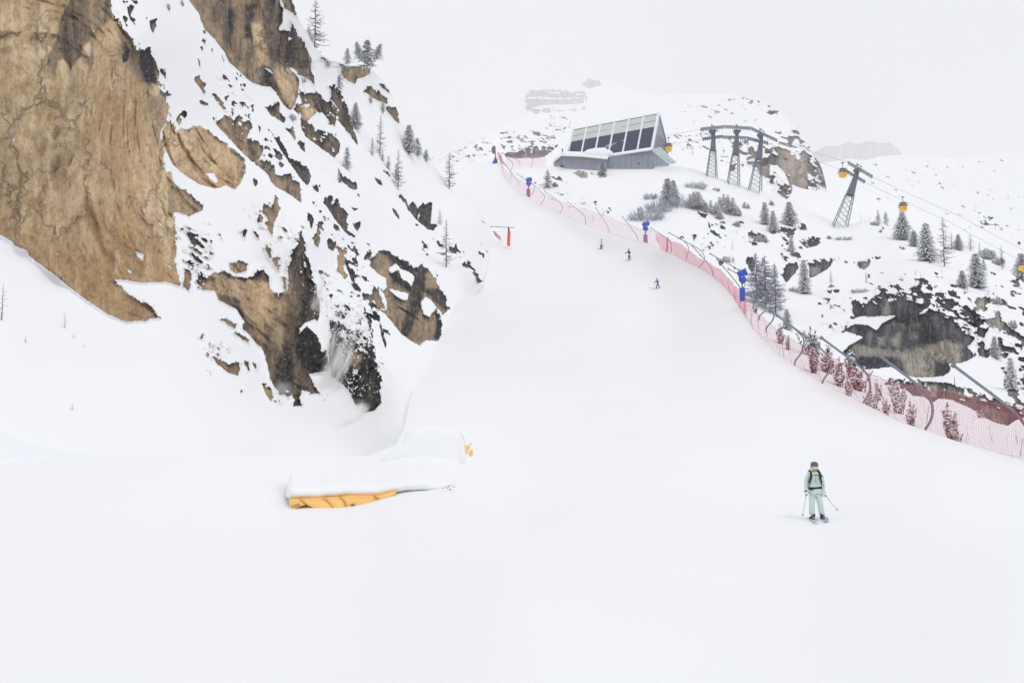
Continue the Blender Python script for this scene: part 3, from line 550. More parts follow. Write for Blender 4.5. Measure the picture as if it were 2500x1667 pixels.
tones = [(Z1([(640, 60), (700, -100), (1100, -100), (1080, 150), (1070, 190), (1000, 240), (920, 330), (905, 400), (890, 620), (830, 770), (850, 640), (870, 480), (860, 400), (800, 450), (770, 560), (700, 640), (680, 700), (650, 640), (600, 560), (560, 600), (540, 700), (530, 800), (500, 680), (480, 620), (450, 640), (440, 540), (490, 480), (540, 370), (560, 200)]), 0.42, 0.46, 3),
         (Z1([(1080, 200), (1180, 300), (1330, 440), (1500, 640), (1520, 800), (1460, 860), (1330, 800), (1200, 600), (1130, 450)]), 0.35, 0.42, 14), (Z1([(1350, 440), (1450, 460), (1520, 800), (1400, 780), (1330, 600)]), 0.1, 0.72, 5), (Z1([(1200, 400), (1245, 480), (1215, 600), (1170, 600)]), 0.1, 0.8, 4), (Z1([(1400, 880), (1620, 960), (1600, 1200), (1500, 1400), (1450, 1150)]), 0.55, 0.2, 14),
         (Z3([(810, 260), (900, 330), (1180, 560), (1160, 760), (1130, 700), (1130, 580), (1000, 440), (830, 320)]), 0.4, 0.55, 8), (Z6([(0, 150), (250, 200), (200, 260), (0, 230)]), 0.9, 0.3, 12), (Z6([(1000, 240), (1130, 290), (1060, 420), (1100, 560), (1010, 560)]), 0.8, 0.35, 8), (Z6([(880, 600), (1230, 870), (1000, 880)]), 0.8, 0.22, 12),
         (Z2([(540, 100), (620, 60), (600, 260), (540, 340)]), 0.1, 0.75, 8), (Z2([(700, 60), (770, 40), (740, 320), (690, 330)]), 0.1, 0.8, 8), (Z2([(880, -50), (1020, 60), (1000, 200), (930, 290), (900, 160)]), 0.1, 0.7, 14), (Z2([(930, 280), (1100, 220), (1240, 420), (1270, 660), (1150, 600), (960, 520), (880, 420)]), 0.15, 0.62, 14),
         (Z2([(740, 200), (830, 200), (900, 560), (820, 560), (780, 380)]), 0.95, 0.08, 8), (Z2([(960, 560), (1080, 590), (1140, 740), (1080, 910), (1000, 800), (940, 680)]), 0.85, 0.1, 9), (Z2([(850, 560), (940, 640), (1000, 800), (960, 800), (870, 700)]), 0.3, 0.6, 7), (Z2([(220, 0), (330, 120), (700, 640), (760, 710), (620, 560), (420, 280)]), 0.45, 0.2, 10), (Z2([(1150, 890), (1290, 940), (1230, 1040), (1150, 990)]), 0.8, 0.1, 8),
         (Z5([(200, 375), (450, 430), (700, 600), (640, 900), (560, 880), (420, 560), (230, 500)]), 0.75, 0.05, 8), (Z5([(480, 420), (690, 450), (680, 620), (640, 700), (560, 640)]), 1.0, 0.12, 8), (Z5([(620, 760), (700, 720), (800, 900), (860, 1250), (700, 1290), (600, 950)]), 0.2, 0.72, 12), (Z5([(700, 560), (780, 600), (740, 1000), (690, 860)]), 0.5, 0.45, 12),
         (Z5([(790, 300), (880, 50), (960, 300), (1050, 600), (1030, 740), (900, 740), (820, 560)]), 0.2, 0.62, 10), (Z5([(860, 740), (1060, 900), (1110, 1110), (980, 1140), (850, 1000)]), 0.05, 0.9, 10), (Z5([(1110, 720), (1280, 800), (1250, 1000), (1130, 900)]), 0.05, 1.0, 8), (Z5([(1250, 960), (1370, 980), (1340, 1090), (1270, 1080)]), 0.5, 0.35, 10),
         (Z5([(1500, 190), (1660, 260), (1640, 340), (1540, 250)]), 0.15, 0.75, 8), (Z5([(1580, 330), (1700, 440), (1740, 500), (1600, 440)]), 0.1, 0.95, 8), (Z5([(1660, 260), (1760, 300), (1740, 380), (1660, 330)]), 0.1, 0.85, 6), (Z5([(1760, 310), (1860, 340), (1830, 520), (1790, 660), (1700, 860), (1660, 820), (1710, 640), (1720, 480)]), 0.1, 0.72, 7),
         (Z5([(1830, 500), (1960, 480), (2020, 640), (1960, 640)]), 0.1, 0.8, 8), (Z5([(1930, 660), (1980, 760), (1950, 885), (1910, 860), (1930, 760)]), 0.05, 0.9, 5), (Z5([(1430, 260), (1550, 270), (1560, 400), (1480, 350)]), 0.3, 0.25, 10)]
ridge = curve([(-200, 640), (-60, 690), (0, 714), (44, 727), (80, 750), (115, 767), (149, 802), (152, 828), (162, 860), (166, 902), (204, 945), (255, 971), (293, 979), (316, 991), (370, 1040), (420, 1072), (460, 1098), (485, 1134), (518, 1172), (554, 1200), (620, 1198), (690, 1180), (760, 1140), (850, 1100), (1000, 1075), (1250, 1075)])
dB = Depth([(0, 1150, 46), (300, 1150, 48), (600, 1150, 60), (850, 1150, 72), (0, 1050, 50), (300, 1050, 56), (-250, 1100, 46), (600, 1050, 68), (850, 1080, 78), (0, 600, 74), (-250, 500, 70), (0, 0, 80), (-250, -100, 80), (250, 300, 83), (330, 100, 92), (400, 750, 82), (0, 800, 66), (200, 850, 72), (650, 960, 86), (900, 1000, 86), (900, 850, 95), (440, 0, 140), (420, 150, 120), (600, 200, 162),
            (720, 0, 176), (600, -150, 164), (870, 130, 205), (900, 166, 212), (1000, 350, 224), (1098, 460, 232), (1134, 485, 232), (1190, 554, 205), (1175, 690, 158), (930, 700, 136), (720, 560, 108), (850, 600, 138), (620, 650, 104), (500, 450, 112), (760, 350, 176), (550, 330, 140), (780, 700, 112), (1000, 600, 176), (1010, 1000, 78), (1060, 1100, 70)] + [(x, y, float(dA(np.array([x]), np.array([y]))[0]) + o_) for x, y, o_ in ((1003, 970, -.4), (982, 1025, 5), (1150, 640, -2), (1130, 700, -1.5), (1095, 760, -1.2), (1052, 850, -1), (1015, 920, -.6), (1150, 760, 8), (1110, 850, 8), (1070, 930, 7))], 50, 260)
ys = np.linspace(-160, 1190, 590)
ga, gya = grid_rows(ys, lambda y: 0 * y - 260, lambda y: 0 * y + 630, 400); gb, gyb = grid_rows(ys, lambda y: 0 * y + 632.2, ridge, 215)
gx = np.concatenate([ga, gb], 1); gy = np.concatenate([gya, gyb], 1)
f, tan, drk = paint(gx, gy, rocks, holes, specks, tones, jag=2.6, seed=0, dust=[(Z5([(1150, 740), (1300, 720), (1440, 860), (1420, 980), (1290, 960), (1200, 880)]), 0.5, 6), (Z5([(940, 100), (1000, 450), (1060, 640), (1000, 620), (900, 280)]), 0.25, 7), (Z3([(900, 130), (1250, 100), (1300, 380), (1000, 250)]), 0.22, 6), (Z5([(1350, 500), (1560, 640), (1500, 700), (1360, 600)]), 0.3, 7), (Z2([(1140, 780), (1500, 900), (1500, 1350), (1150, 1150)]), 0.2, 7)])
terrain('rocky_mountain', gx, gy, dB(gx, gy), M['cliff'], f=f, tan=tan, drk=drk, rock_amp=2.7, snow_amp=0.9, snow_cap=1.0, wl=8.0, seed=1,
        skirts=[('right', [(0.01, 0, -0.1), (0.04, 0, -1.5), (0.15, 0, -12), (0.3, 0, -40)])], label='steep snowy mountainside on the left with bare tan and dark limestone cliffs')

# --- right hillside ---------------------------------------------------------
S3 = lambda p: zoomed(p, 1600, 200, 3.92)
SS = lambda p: zoomed(p, 1100, 150, 3.92)
S5 = lambda p: zoomed(p, 1380, 400, 3.919)
S6 = lambda p: zoomed(p, 1750, 450, 3.136)
S7 = lambda p: zoomed(p, 1800, 650, 3.136)
rocks = []
add(S7, 0.12, 0.55, [(1740, 210), (1900, 230), (2195, 260), (2600, 260), (2600, 1120), (2195, 1080), (2050, 1040), (2040, 820), (1850, 690), (1830, 560), (1830, 340)])
add(S7, 0.10, 0.62, [(885, 260), (910, 255), (960, 290), (1000, 240), (1050, 215), (1100, 240), (1150, 200), (1200, 210), (1250, 230), (1330, 210), (1380, 130), (1430, 130), (1480, 160), (1560, 200), (1650, 190), (1740, 210), (1800, 300), (1830, 340), (1830, 480), (1820, 560), (1760, 620), (1840, 690), (1800, 700), (1740, 740), (1620, 745), (1640, 800), (1560, 850), (1380, 850), (1270, 830), (1180, 770), (1000, 790), (860, 750), (810, 660), (850, 600), (950, 560), (960, 540), (830, 490), (860, 430), (900, 400), (880, 300)])
add(S7, 0.45, 0.5, [(1380, 880), (1450, 870), (1520, 880), (1600, 890), (1700, 920), (1830, 960), (1960, 1010), (2080, 1060), (2195, 1080), (2600, 1120), (2600, 1250), (2195, 1160), (2140, 1170), (2070, 1220), (1960, 1190), (1880, 1150), (1800, 1090), (1700, 1050), (1640, 1020), (1540, 1010), (1500, 1040), (1430, 1000), (1350, 990), (1300, 950), (1140, 900), (1180, 850), (1300, 870)])
add(S7, 0.6, 0.3, [(1920, 360), (1990, 370), (2010, 440), (1990, 520), (1930, 440)], [(2090, 960), (2195, 940), (2195, 1080), (2110, 1040)], [(1740, 210), (1860, 230), (1860, 330), (1800, 300)])
add(S6, 0.15, 0.65, [(630, 430), (700, 410), (760, 405), (805, 400), (800, 450), (750, 475), (690, 490), (650, 460)], [(700, 590), (780, 580), (890, 570), (880, 620), (830, 660), (760, 700), (715, 715), (700, 650)], [(545, 600), (600, 600), (640, 620), (600, 680), (560, 720), (530, 760), (500, 690), (520, 640)],
    [(895, 575), (960, 570), (940, 590)], [(1200, 565), (1250, 560), (1230, 570)], [(490, 330), (540, 330), (600, 340), (600, 380), (560, 410), (500, 360)], [(620, 330), (680, 305), (685, 350), (620, 350)], [(2080, 670), (2140, 680), (2130, 700)], [(1400, 485), (1430, 490), (1410, 500)], [(825, 810), (890, 815), (870, 835)], [(220, 560), (280, 555), (300, 620), (270, 680), (230, 620)])
add(S6, 0.5, 0.25, [(1060, 600), (1120, 590), (1180, 580), (1170, 620), (1130, 655), (1090, 640)], [(985, 590), (1010, 590), (990, 605)])
add(S5, 0.15, 0.75, [(1260, 455), (1330, 470), (1365, 480), (1340, 520), (1300, 505)], [(1370, 570), (1400, 620), (1450, 650), (1500, 680), (1440, 690), (1380, 650)], [(1450, 905), (1510, 960), (1480, 975)], [(1600, 980), (1630, 1010), (1610, 1005)])
add(S5, 0.7, 0.05, [(75, 85), (130, 70), (215, 85), (215, 135), (150, 135)], [(235, 90), (330, 90), (395, 100), (390, 130), (290, 135), (330, 115), (260, 105)])
add(SS, 0.1, 0.6, [(960, 1100), (1040, 1120), (1080, 1145), (1010, 1135)])
holes = [S7([(940, 385), (1050, 385), (1200, 375), (1210, 385), (1120, 430), (1060, 490), (1000, 450), (900, 440), (830, 480), (860, 420)]), S7([(1390, 370), (1480, 290), (1530, 330), (1650, 355), (1700, 400), (1640, 385), (1550, 350), (1470, 325), (1420, 370)]), S7([(830, 500), (960, 540), (880, 590), (800, 650), (700, 600)]),
         S7([(1640, 745), (1700, 740), (1850, 700), (1960, 720), (2030, 790), (2030, 860), (1900, 850), (1880, 810), (1750, 765)]), S7([(1430, 850), (1700, 840), (1880, 860), (2040, 900), (2000, 960), (1800, 930), (1600, 885), (1400, 875)]), S7([(1930, 460), (1990, 480), (2000, 620), (1900, 640), (1880, 560)]), S7([(1000, 240), (1060, 200), (1050, 230), (960, 300)]), S7([(1830, 340), (1990, 350), (1920, 365), (1840, 360)])]
specks = [(S7([(1500, 150), (1740, 190), (1900, 200), (2195, 250), (2600, 250), (2600, 300), (1900, 240), (1600, 230)]), 0.5, 9), (S7([(900, 240), (1400, 130), (1560, 160), (1800, 560), (1640, 520), (1500, 340), (1300, 270), (950, 320)]), 0.62, 9),
          (S7([(690, 440), (900, 390), (1130, 420), (1000, 500), (860, 540), (720, 520)]), 0.5, 9), (S6([(240, 370), (640, 360), (660, 560), (560, 640), (460, 480), (260, 500)]), 0.42, 8), (S6([(790, 860), (930, 800), (950, 960), (820, 970)]), 0.42, 8), (S6([(1180, 260), (1340, 330), (1320, 430), (1260, 380)]), 0.42, 8),
          (S5([(1360, 540), (1560, 560), (1560, 690), (1400, 690)]), 0.36, 7), (S5([(1230, 730), (1380, 730), (1360, 770), (1240, 760)]), 0.4, 6), (S5([(1560, 520), (1720, 540), (1700, 600), (1570, 600)]), 0.4, 7), (S6([(1500, 500), (1640, 560), (1620, 600), (1540, 560)]), 0.4, 7), (S6([(2190, 760), (2352, 740), (2352, 1000), (2250, 900)]), 0.5, 8),
          ([(1222, 420), (1340, 420), (1500, 500), (1560, 560), (1400, 520)], 0.12, 6), ([(1640, 560), (1800, 560), (1760, 640), (1680, 620)], 0.16, 7), (S6([(1000, 660), (1900, 640), (1900, 740), (1100, 780)]), 0.15, 7), (S7([(1380, 870), (2195, 1060), (2195, 1100), (1400, 920)]), 0.45, 8)]
tones = [(S7([(900, 600), (1100, 640), (1280, 660), (1600, 560), (1720, 600), (1720, 740), (1520, 740), (1510, 850), (1290, 830), (1260, 700), (1000, 700), (900, 690)]), 0.85, 0.0, 8), (S7([(1080, 550), (1120, 540), (1120, 600), (1080, 610)]), 0.8, 0.1, 6), (S7([(1140, 250), (1170, 250), (1170, 370), (1130, 370)]), 0.85, 0.1, 7), (S7([(1190, 430), (1280, 430), (1240, 620), (1190, 600)]), 0.8, 0.15, 7),
         (S7([(1330, 440), (1400, 450), (1380, 560), (1340, 550)]), 0.8, 0.15, 6), (S7([(940, 700), (1180, 690), (1260, 790), (1180, 790), (940, 770)]), 0.05, 0.95, 12), (S7([(1510, 730), (1680, 750), (1600, 850), (1520, 850)]), 0.1, 0.65, 16), (S7([(1150, 460), (1700, 430), (1760, 560), (1500, 540), (1300, 500), (1150, 540)]), 0.1, 0.5, 10), (S7([(1200, 390), (1330, 380), (1320, 440), (1220, 440)]), 0.05, 0.95, 10),
         (S7([(900, 380), (1100, 450), (900, 560)]), 0.05, 0.75, 8), (S7([(810, 640), (900, 640), (900, 760), (830, 740)]), 0.1, 0.6, 6), (S7([(1440, 930), (1520, 900), (1520, 1010), (1440, 990)]), 1.0, 0.0, 6), (S7([(1880, 1080), (2060, 1120), (2070, 1220), (1960, 1190)]), 0.8, 0.1, 8), (S6([(720, 640), (770, 640), (770, 690), (730, 690)]), 0.7, 0.1, 6)]
hill_top = [(1215, 398), (1325, 403), (1370, 408), (1480, 410), (1645, 405), (1690, 412), (1735, 428), (1790, 446), (1840, 462), (1900, 480), (1960, 505), (2010, 530), (2060, 552), (2110, 538), (2150, 542), (2200, 570), (2260, 598), (2300, 606), (2350, 608), (2400, 632), (2450, 655), (2500, 690), (2750, 760)]
yt = curve(hill_top)
dC = Depth([(1222, 400, 278), (1350, 408, 284), (1480, 410, 287), (1645, 405, 284), (1735, 430, 277), (1840, 462, 276), (2045, 560, 262), (2110, 535, 262), (2260, 600, 236), (2400, 632, 226), (2500, 690, 202), (2750, 760, 190), (1300, 500, 246), (1400, 540, 230), (1450, 480, 248), (1560, 600, 206), (1600, 480, 248), (1700, 500, 240), (1650, 640, 188), (1750, 600, 212),
            (1800, 760, 130), (1850, 700, 172), (1900, 600, 215), (1950, 720, 168), (1830, 560, 232), (1870, 860, 106), (1950, 910, 97), (2050, 700, 172), (2100, 850, 128), (2250, 710, 142), (2250, 900, 134), (2400, 800, 144), (2450, 690, 178), (2450, 900, 136), (2300, 990, 96), (2150, 1030, 80), (2300, 1100, 68), (2500, 1145, 62), (2500, 1020, 92), (2750, 1150, 60), (2000, 800, 142), (2120, 620, 226)], 50, 320)
gx, gy = grid_cols(np.linspace(1215, 2750, 640), yt, lambda x: edge_y(x) + 48, 250, 1.0)
f, tan, drk = paint(gx, gy, rocks, holes, specks, tones, jag=2.8, seed=5, slant=(0.96, 0.28), dust=[(S7([(880, 240), (1400, 120), (1830, 220), (1830, 560), (1700, 470), (1500, 300), (1250, 260), (950, 300)]), 0.42, 8), (S7([(1700, 200), (2600, 250), (2600, 1100), (2040, 1060), (1830, 650)]), 0.66, 13), (S7([(1130, 880), (1500, 870), (2200, 1080), (2200, 1150), (1400, 950)]), 0.25, 7), (S6([(440, 300), (820, 380), (820, 500), (440, 520)]), 0.35, 7), (S6([(680, 570), (900, 560), (1260, 560), (1200, 600), (700, 610)]), 0.4, 6)])
terrain('snowy_hillside', gx, gy, dC(gx, gy), M['gorge'], f=f, tan=tan, drk=drk, rock_amp=1.5, snow_amp=0.5, snow_cap=1.1, wl=9.0, seed=6, skirts=[('top', [(0.02, 0, -0.3), (0.07, 0, -5), (0.2, 0, -40)])], label='snow covered hillside right of the net with a dark overhanging cliff')

# --- rounded rock summit behind the station ----------------------------------
rocks = []
add(S3, 0.35, 0.35, [(700, 530), (760, 560), (850, 560), (900, 620), (1000, 650), (1100, 640), (1190, 600), (1300, 620), (1430, 650), (1500, 700), (1560, 760), (1610, 860), (1640, 930), (1640, 1010), (1540, 1035), (1490, 1020), (1440, 1030), (1380, 1010), (1300, 980), (1290, 1080), (1260, 1125), (1200, 1090), (1150, 1040), (1190, 1000), (1090, 970), (1080, 920), (1000, 880), (970, 820), (880, 810), (790, 720), (840, 720), (740, 640), (700, 560)])
add(SS, 0.1, 0.4, [(500, 880), (560, 880), (640, 870), (720, 830), (800, 810), (880, 820), (960, 810), (1060, 790), (960, 870), (900, 910), (820, 925), (720, 925), (600, 930), (530, 915)])
add(S3, 0.2, 0.4, [(1050, 290), (1090, 275), (1170, 290), (1110, 315)], [(900, 200), (940, 165), (930, 200), (905, 220)], [(970, 180), (1010, 190), (990, 200)], [(800, 780), (850, 790), (830, 820)], [(720, 800), (770, 780), (760, 840), (720, 860)])
holes = [S3([(1120, 830), (1165, 800), (1240, 880), (1290, 1000), (1230, 960), (1180, 900)]), S3([(960, 870), (1060, 920), (1060, 960), (960, 900)]), S3([(1100, 800), (1160, 800), (1110, 900), (1085, 900)]), S3([(1000, 650), (1060, 640), (1020, 760), (980, 760)]), S3([(780, 730), (870, 700), (880, 800), (800, 740)])]
specks = [(S3([(1150, 480), (1350, 440), (1450, 540), (1530, 690), (1440, 720), (1350, 690), (1240, 740), (1190, 640)]), 0.50, 6), (S3([(820, 540), (1150, 540), (1190, 640), (1100, 700), (860, 680)]), 0.43, 6), (S3([(750, 150), (1180, 200), (1200, 330), (830, 360)]), 0.22, 5), (S3([(100, 130), (1100, 130), (1300, 420), (300, 420)]), 0.12, 5),
          (S3([(150, 400), (700, 450), (740, 820), (420, 760), (160, 660)]), 0.24, 5), (S3([(1400, 640), (1620, 850), (1620, 1020), (1450, 1020), (1420, 800)]), 0.43, 7), (SS([(450, 660), (1000, 640), (1050, 800), (700, 870), (480, 880)]), 0.36, 4), (SS([(800, 560), (1240, 560), (1160, 700), (900, 680)]), 0.29, 4), (SS([(-60, 820), (430, 640), (460, 900), (-60, 1010)]), 0.22, 5), (SS([(500, 520), (1500, 480), (1200, 600), (500, 640)]), 0.16, 4), (SS([(-200, 930), (100, 930), (100, 1010), (-200, 1000)]), 0.32, 5)]
tones = [(S3([(1190, 600), (1430, 690), (1450, 1000), (1300, 980), (1180, 780)]), 0.85, 0.0, 8), (S3([(960, 660), (1170, 680), (1170, 780), (1100, 830), (980, 820)]), 0.1, 0.6, 6), (S3([(1490, 880), (1550, 900), (1550, 1030), (1490, 1010)]), 0.1, 0.55, 5), (S3([(1550, 900), (1640, 900), (1640, 1020), (1570, 1030)]), 0.7, 0.05, 5), (S3([(1000, 800), (1090, 800), (1080, 900), (1010, 880)]), 0.8, 0.05, 6), (S3([(1180, 1000), (1300, 1000), (1260, 1125), (1200, 1090)]), 0.6, 0.1, 6)]
dome = curve([(1010, 396), (1040, 388), (1100, 376), (1130, 362), (1170, 342), (1200, 322), (1240, 302), (1300, 280), (1400, 274), (1480, 273), (1530, 258), (1570, 243), (1620, 232), (1700, 229), (1780, 232), (1830, 240), (1870, 252), (1890, 262), (1905, 275), (1920, 292), (1950, 322), (1970, 348), (1990, 382), (2005, 408), (2012, 432), (2018, 462)])
dD = Depth([(1100, 380, 430), (1010, 396, 430), (1300, 290, 570), (1300, 390, 430), (1480, 273, 600), (1620, 235, 620), (1640, 400, 400), (1800, 235, 600), (1700, 330, 480), (1850, 450, 400), (1850, 350, 425), (1950, 330, 470), (2012, 430, 455), (1990, 462, 425), (1925, 490, 385), (1900, 560, 400), (1040, 520, 420)], 300, 800)
gx, gy = grid_cols(np.linspace(1010, 2018, 430), dome, lambda x: 0 * x + 560, 170, 1.15)
f, tan, drk = paint(gx, gy, rocks, holes, specks, tones, jag=2.6, seed=9, slant=(0.97, 0.2), base_tone=(0.3, 0.2), wet=0.15, dust=[(S3([(690, 500), (1190, 560), (1520, 640), (1560, 760), (1430, 760), (1200, 690), (1000, 760), (860, 860), (700, 700)]), 0.55, 7), (S3([(1460, 740), (1640, 860), (1640, 1040), (1460, 1020)]), 0.45, 7), (S3([(1080, 840), (1300, 900), (1300, 1130), (1100, 1050)]), 0.4, 7), (SS([(500, 780), (1060, 780), (1060, 880), (700, 900)]), 0.5, 5)])
terrain('rocky_summit', gx, gy, dD(gx, gy), M['far_rock'], f=f, tan=tan, drk=drk, rock_amp=3.5, snow_amp=2.0, snow_cap=2.5, wl=22.0, seed=10, skirts=[('top', [(0.03, 0, -1), (0.1, 0, -15), (0.3, 0, -140)]), ('right', [(0.03, 0, -2), (0.1, 0, -30)])], label='rounded snowy summit with pale rock faces behind the lift towers')
# --- broad snowfield on the right horizon
snowtop = curve([(1840, 470), (1900, 455), (1930, 440), (1960, 425), (1990, 412), (2010, 400), (2040, 393), (2080, 388), (2110, 392), (2150, 382), (2200, 378), (2280, 384), (2340, 386), (2400, 377), (2440, 374), (2480, 370), (2520, 366), (2800, 350)])
dE = Depth([(1840, 470, 520), (1930, 440, 560), (2010, 400, 640), (2280, 384, 900), (2500, 370, 950), (2800, 350, 950), (2010, 470, 432), (1960, 475, 400), (1900, 520, 330), (2060, 560, 300), (2300, 500, 560), (2600, 560, 450), (2400, 660, 300), (2800, 800, 280)], 290, 1200)
gx, gy = grid_cols(np.linspace(1840, 2800, 420), snowtop, lambda x: yt(x) + 40, 150, 1.1)
f, tan, drk = paint(gx, gy, [], [], [([(2100, 390), (2600, 380), (2600, 640), (2300, 560), (2100, 480)], 0.05, 5), ([(2330, 500), (2420, 520), (2500, 570), (2400, 560)], 0.3, 6)], [], seed=14, slant=(0.97, 0.2))
terrain('snowfield', gx, gy, dE(gx, gy), M['far_rock'], f=f, tan=tan, drk=drk, rock_amp=1.5, snow_amp=5.0, snow_cap=2, wl=50.0, seed=15, skirts=[('top', [(0.03, 0, -1), (0.15, 0, -40)])], label='broad white snowfield on the right horizon')
# --- mountains fading into the cloud
ftop = curve([(1150, 330), (1200, 300), (1250, 268), (1283, 236), (1288, 222), (1340, 214), (1400, 200), (1440, 190), (1490, 198), (1530, 215), (1600, 235), (1700, 262)])
gx, gy = grid_cols(np.linspace(1150, 1700, 240), ftop, lambda x: 0 * x + 345, 90)
rocks = []
add(SS, 0.15, 0.45, [(725, 285), (860, 270), (1000, 280), (1180, 290), (1290, 300), (1290, 390), (1220, 410), (1050, 410), (880, 420), (800, 440), (720, 445), (715, 380)], [(1230, 210), (1330, 170), (1420, 190), (1440, 230), (1330, 260)])
f, tan, drk = paint(gx, gy, rocks, [SS([(740, 340), (1000, 350), (1250, 345), (1230, 358), (1000, 366), (740, 358)]), SS([(830, 285), (1280, 315), (1280, 322), (830, 296)])], [(SS([(680, 420), (1350, 420), (1300, 560), (700, 540)]), 0.35, 6)], [], seed=19, slant=(1, 0.05))
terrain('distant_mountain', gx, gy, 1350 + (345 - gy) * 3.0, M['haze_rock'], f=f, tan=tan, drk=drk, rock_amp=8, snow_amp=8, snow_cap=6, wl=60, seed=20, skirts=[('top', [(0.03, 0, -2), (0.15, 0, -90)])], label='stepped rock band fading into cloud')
gtop = curve([(1960, 384), (2000, 366), (2020, 355), (2045, 358), (2070, 346), (2095, 352), (2120, 345), (2150, 351), (2172, 347), (2190, 364), (2210, 378), (2260, 380), (2330, 392)])
gx, gy = grid_cols(np.linspace(1960, 2330, 130), gtop, lambda x: 0 * x + 430, 40)
f, tan, drk = paint(gx, gy, [([(1950, 340), (2190, 335), (2200, 388), (2090, 392), (1950, 400)], 0.1, 0.3)], [], [], [], seed=23, slant=(1, 0.05))
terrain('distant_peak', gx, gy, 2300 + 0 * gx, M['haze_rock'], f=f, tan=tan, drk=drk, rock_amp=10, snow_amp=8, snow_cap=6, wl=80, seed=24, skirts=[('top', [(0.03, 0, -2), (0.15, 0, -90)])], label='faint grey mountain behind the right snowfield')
# ------------------------------------------------------------------ plants
def seat(D, px, py, dd=0.0, sink=0.1):
    """Root point on a sheet of terrain under a photo pixel, and metres per photo pixel there."""
    d = float(D(np.array([px]), np.array([py]))[0]) + dd
    p = at(px, py, d); p.z -= sink
    return p, d / F * 1.0
def leafy(P, Q, w):
    """A narrow blade between two points."""
    P, Q = Vector(P), Vector(Q); d = (Q - P)
    s = d.cross(Vector((0, 0, 1)))
    if s.length < 1e-4: s = Vector((1, 0, 0))
    s = s.normalized() * w; m = P.lerp(Q, 0.45)
    return [P, m + s, Q, m - s]
def conifer_parts(seed, H=10.0, R=2.2, whorls=20, per=9, gaps=0.12, top=0.0, base=0.04, shape=1.0, snow=1.0, needle='needle', lean=0):
    rnd = random.Random(seed)
    tr = MB(); tr.tube([(0, 0, -0.4), (0.02, 0, H * 0.3), (-0.03, 0.02, H * 0.65), (0, 0, H)], [0.030 * H * 0.5, 0.022 * H * 0.5, 0.012 * H * 0.5, 0.01], 6)
    fol, sn = MB(), MB()
    for i in range(whorls):
        t = (i + 0.5) / whorls; z = H * (base + (0.98 - base) * t)
        rad = R * ((1 - t) ** shape) * (0.8 + 0.35 * rnd.random()) + 0.12
        if t < 0.12: rad *= 0.8
        for k in range(per):
            if rnd.random() < gaps: continue
            a = 2 * math.pi * (k + rnd.random()) / per; L_ = rad * (0.65 + 0.5 * rnd.random()); droop = -0.32 * L_ + 0.1 * rnd.random()
            up = Vector((math.cos(a), math.sin(a), 0)); n = max(3, int(L_ / 0.34))
            zz = z + rnd.uniform(-0.3, 0.3) * H / whorls
            for j in range(n):
                u = (j + 0.5) / n; c = up * (L_ * u) + Vector((0, 0, zz + droop * u * u + 0.12 * L_ * u))
                w = (0.34 * (1 - 0.45 * u)) * (0.7 + 0.6 * rnd.random()) * min(1.3, 0.6 + R / 3)
                for q in range(2):
                    b = a + rnd.uniform(-1.3, 1.3); tip = c + Vector((math.cos(b), math.sin(b), rnd.uniform(-0.5, 0.15))) * w * 1.35
                    v = leafy(c, tip, w * 0.42); fol.add(v, [(0, 1, 2, 3)])
                for _ in range(2 if rnd.random() < 0.40 * snow else 1):
                    b = a + rnd.uniform(-0.8, 0.8); s = w * rnd.uniform(0.9, 1.6); c2 = c + up * (w * rnd.uniform(0.2, 1.1)) + Vector((0, 0, 0.14 + 0.10 * rnd.random()))
                    e1 = Vector((math.cos(b), math.sin(b), -0.25)) * s * 1.25; e2 = Vector((-math.sin(b), math.cos(b), 0)) * s * 0.6
                    sn.add([c2 - e1 * .5, c2 + e2 + Vector((0, 0, -.04)), c2 + e1, c2 - e2 + Vector((0, 0, -.04)), c2 + Vector((0, 0, 0.12 * s + .05)), c2 + Vector((0, 0, -0.08))], [(0, 1, 4), (1, 2, 4), (2, 3, 4), (3, 0, 4), (1, 0, 5), (2, 1, 5), (3, 2, 5), (0, 3, 5)])
    return tr, fol, sn, needle
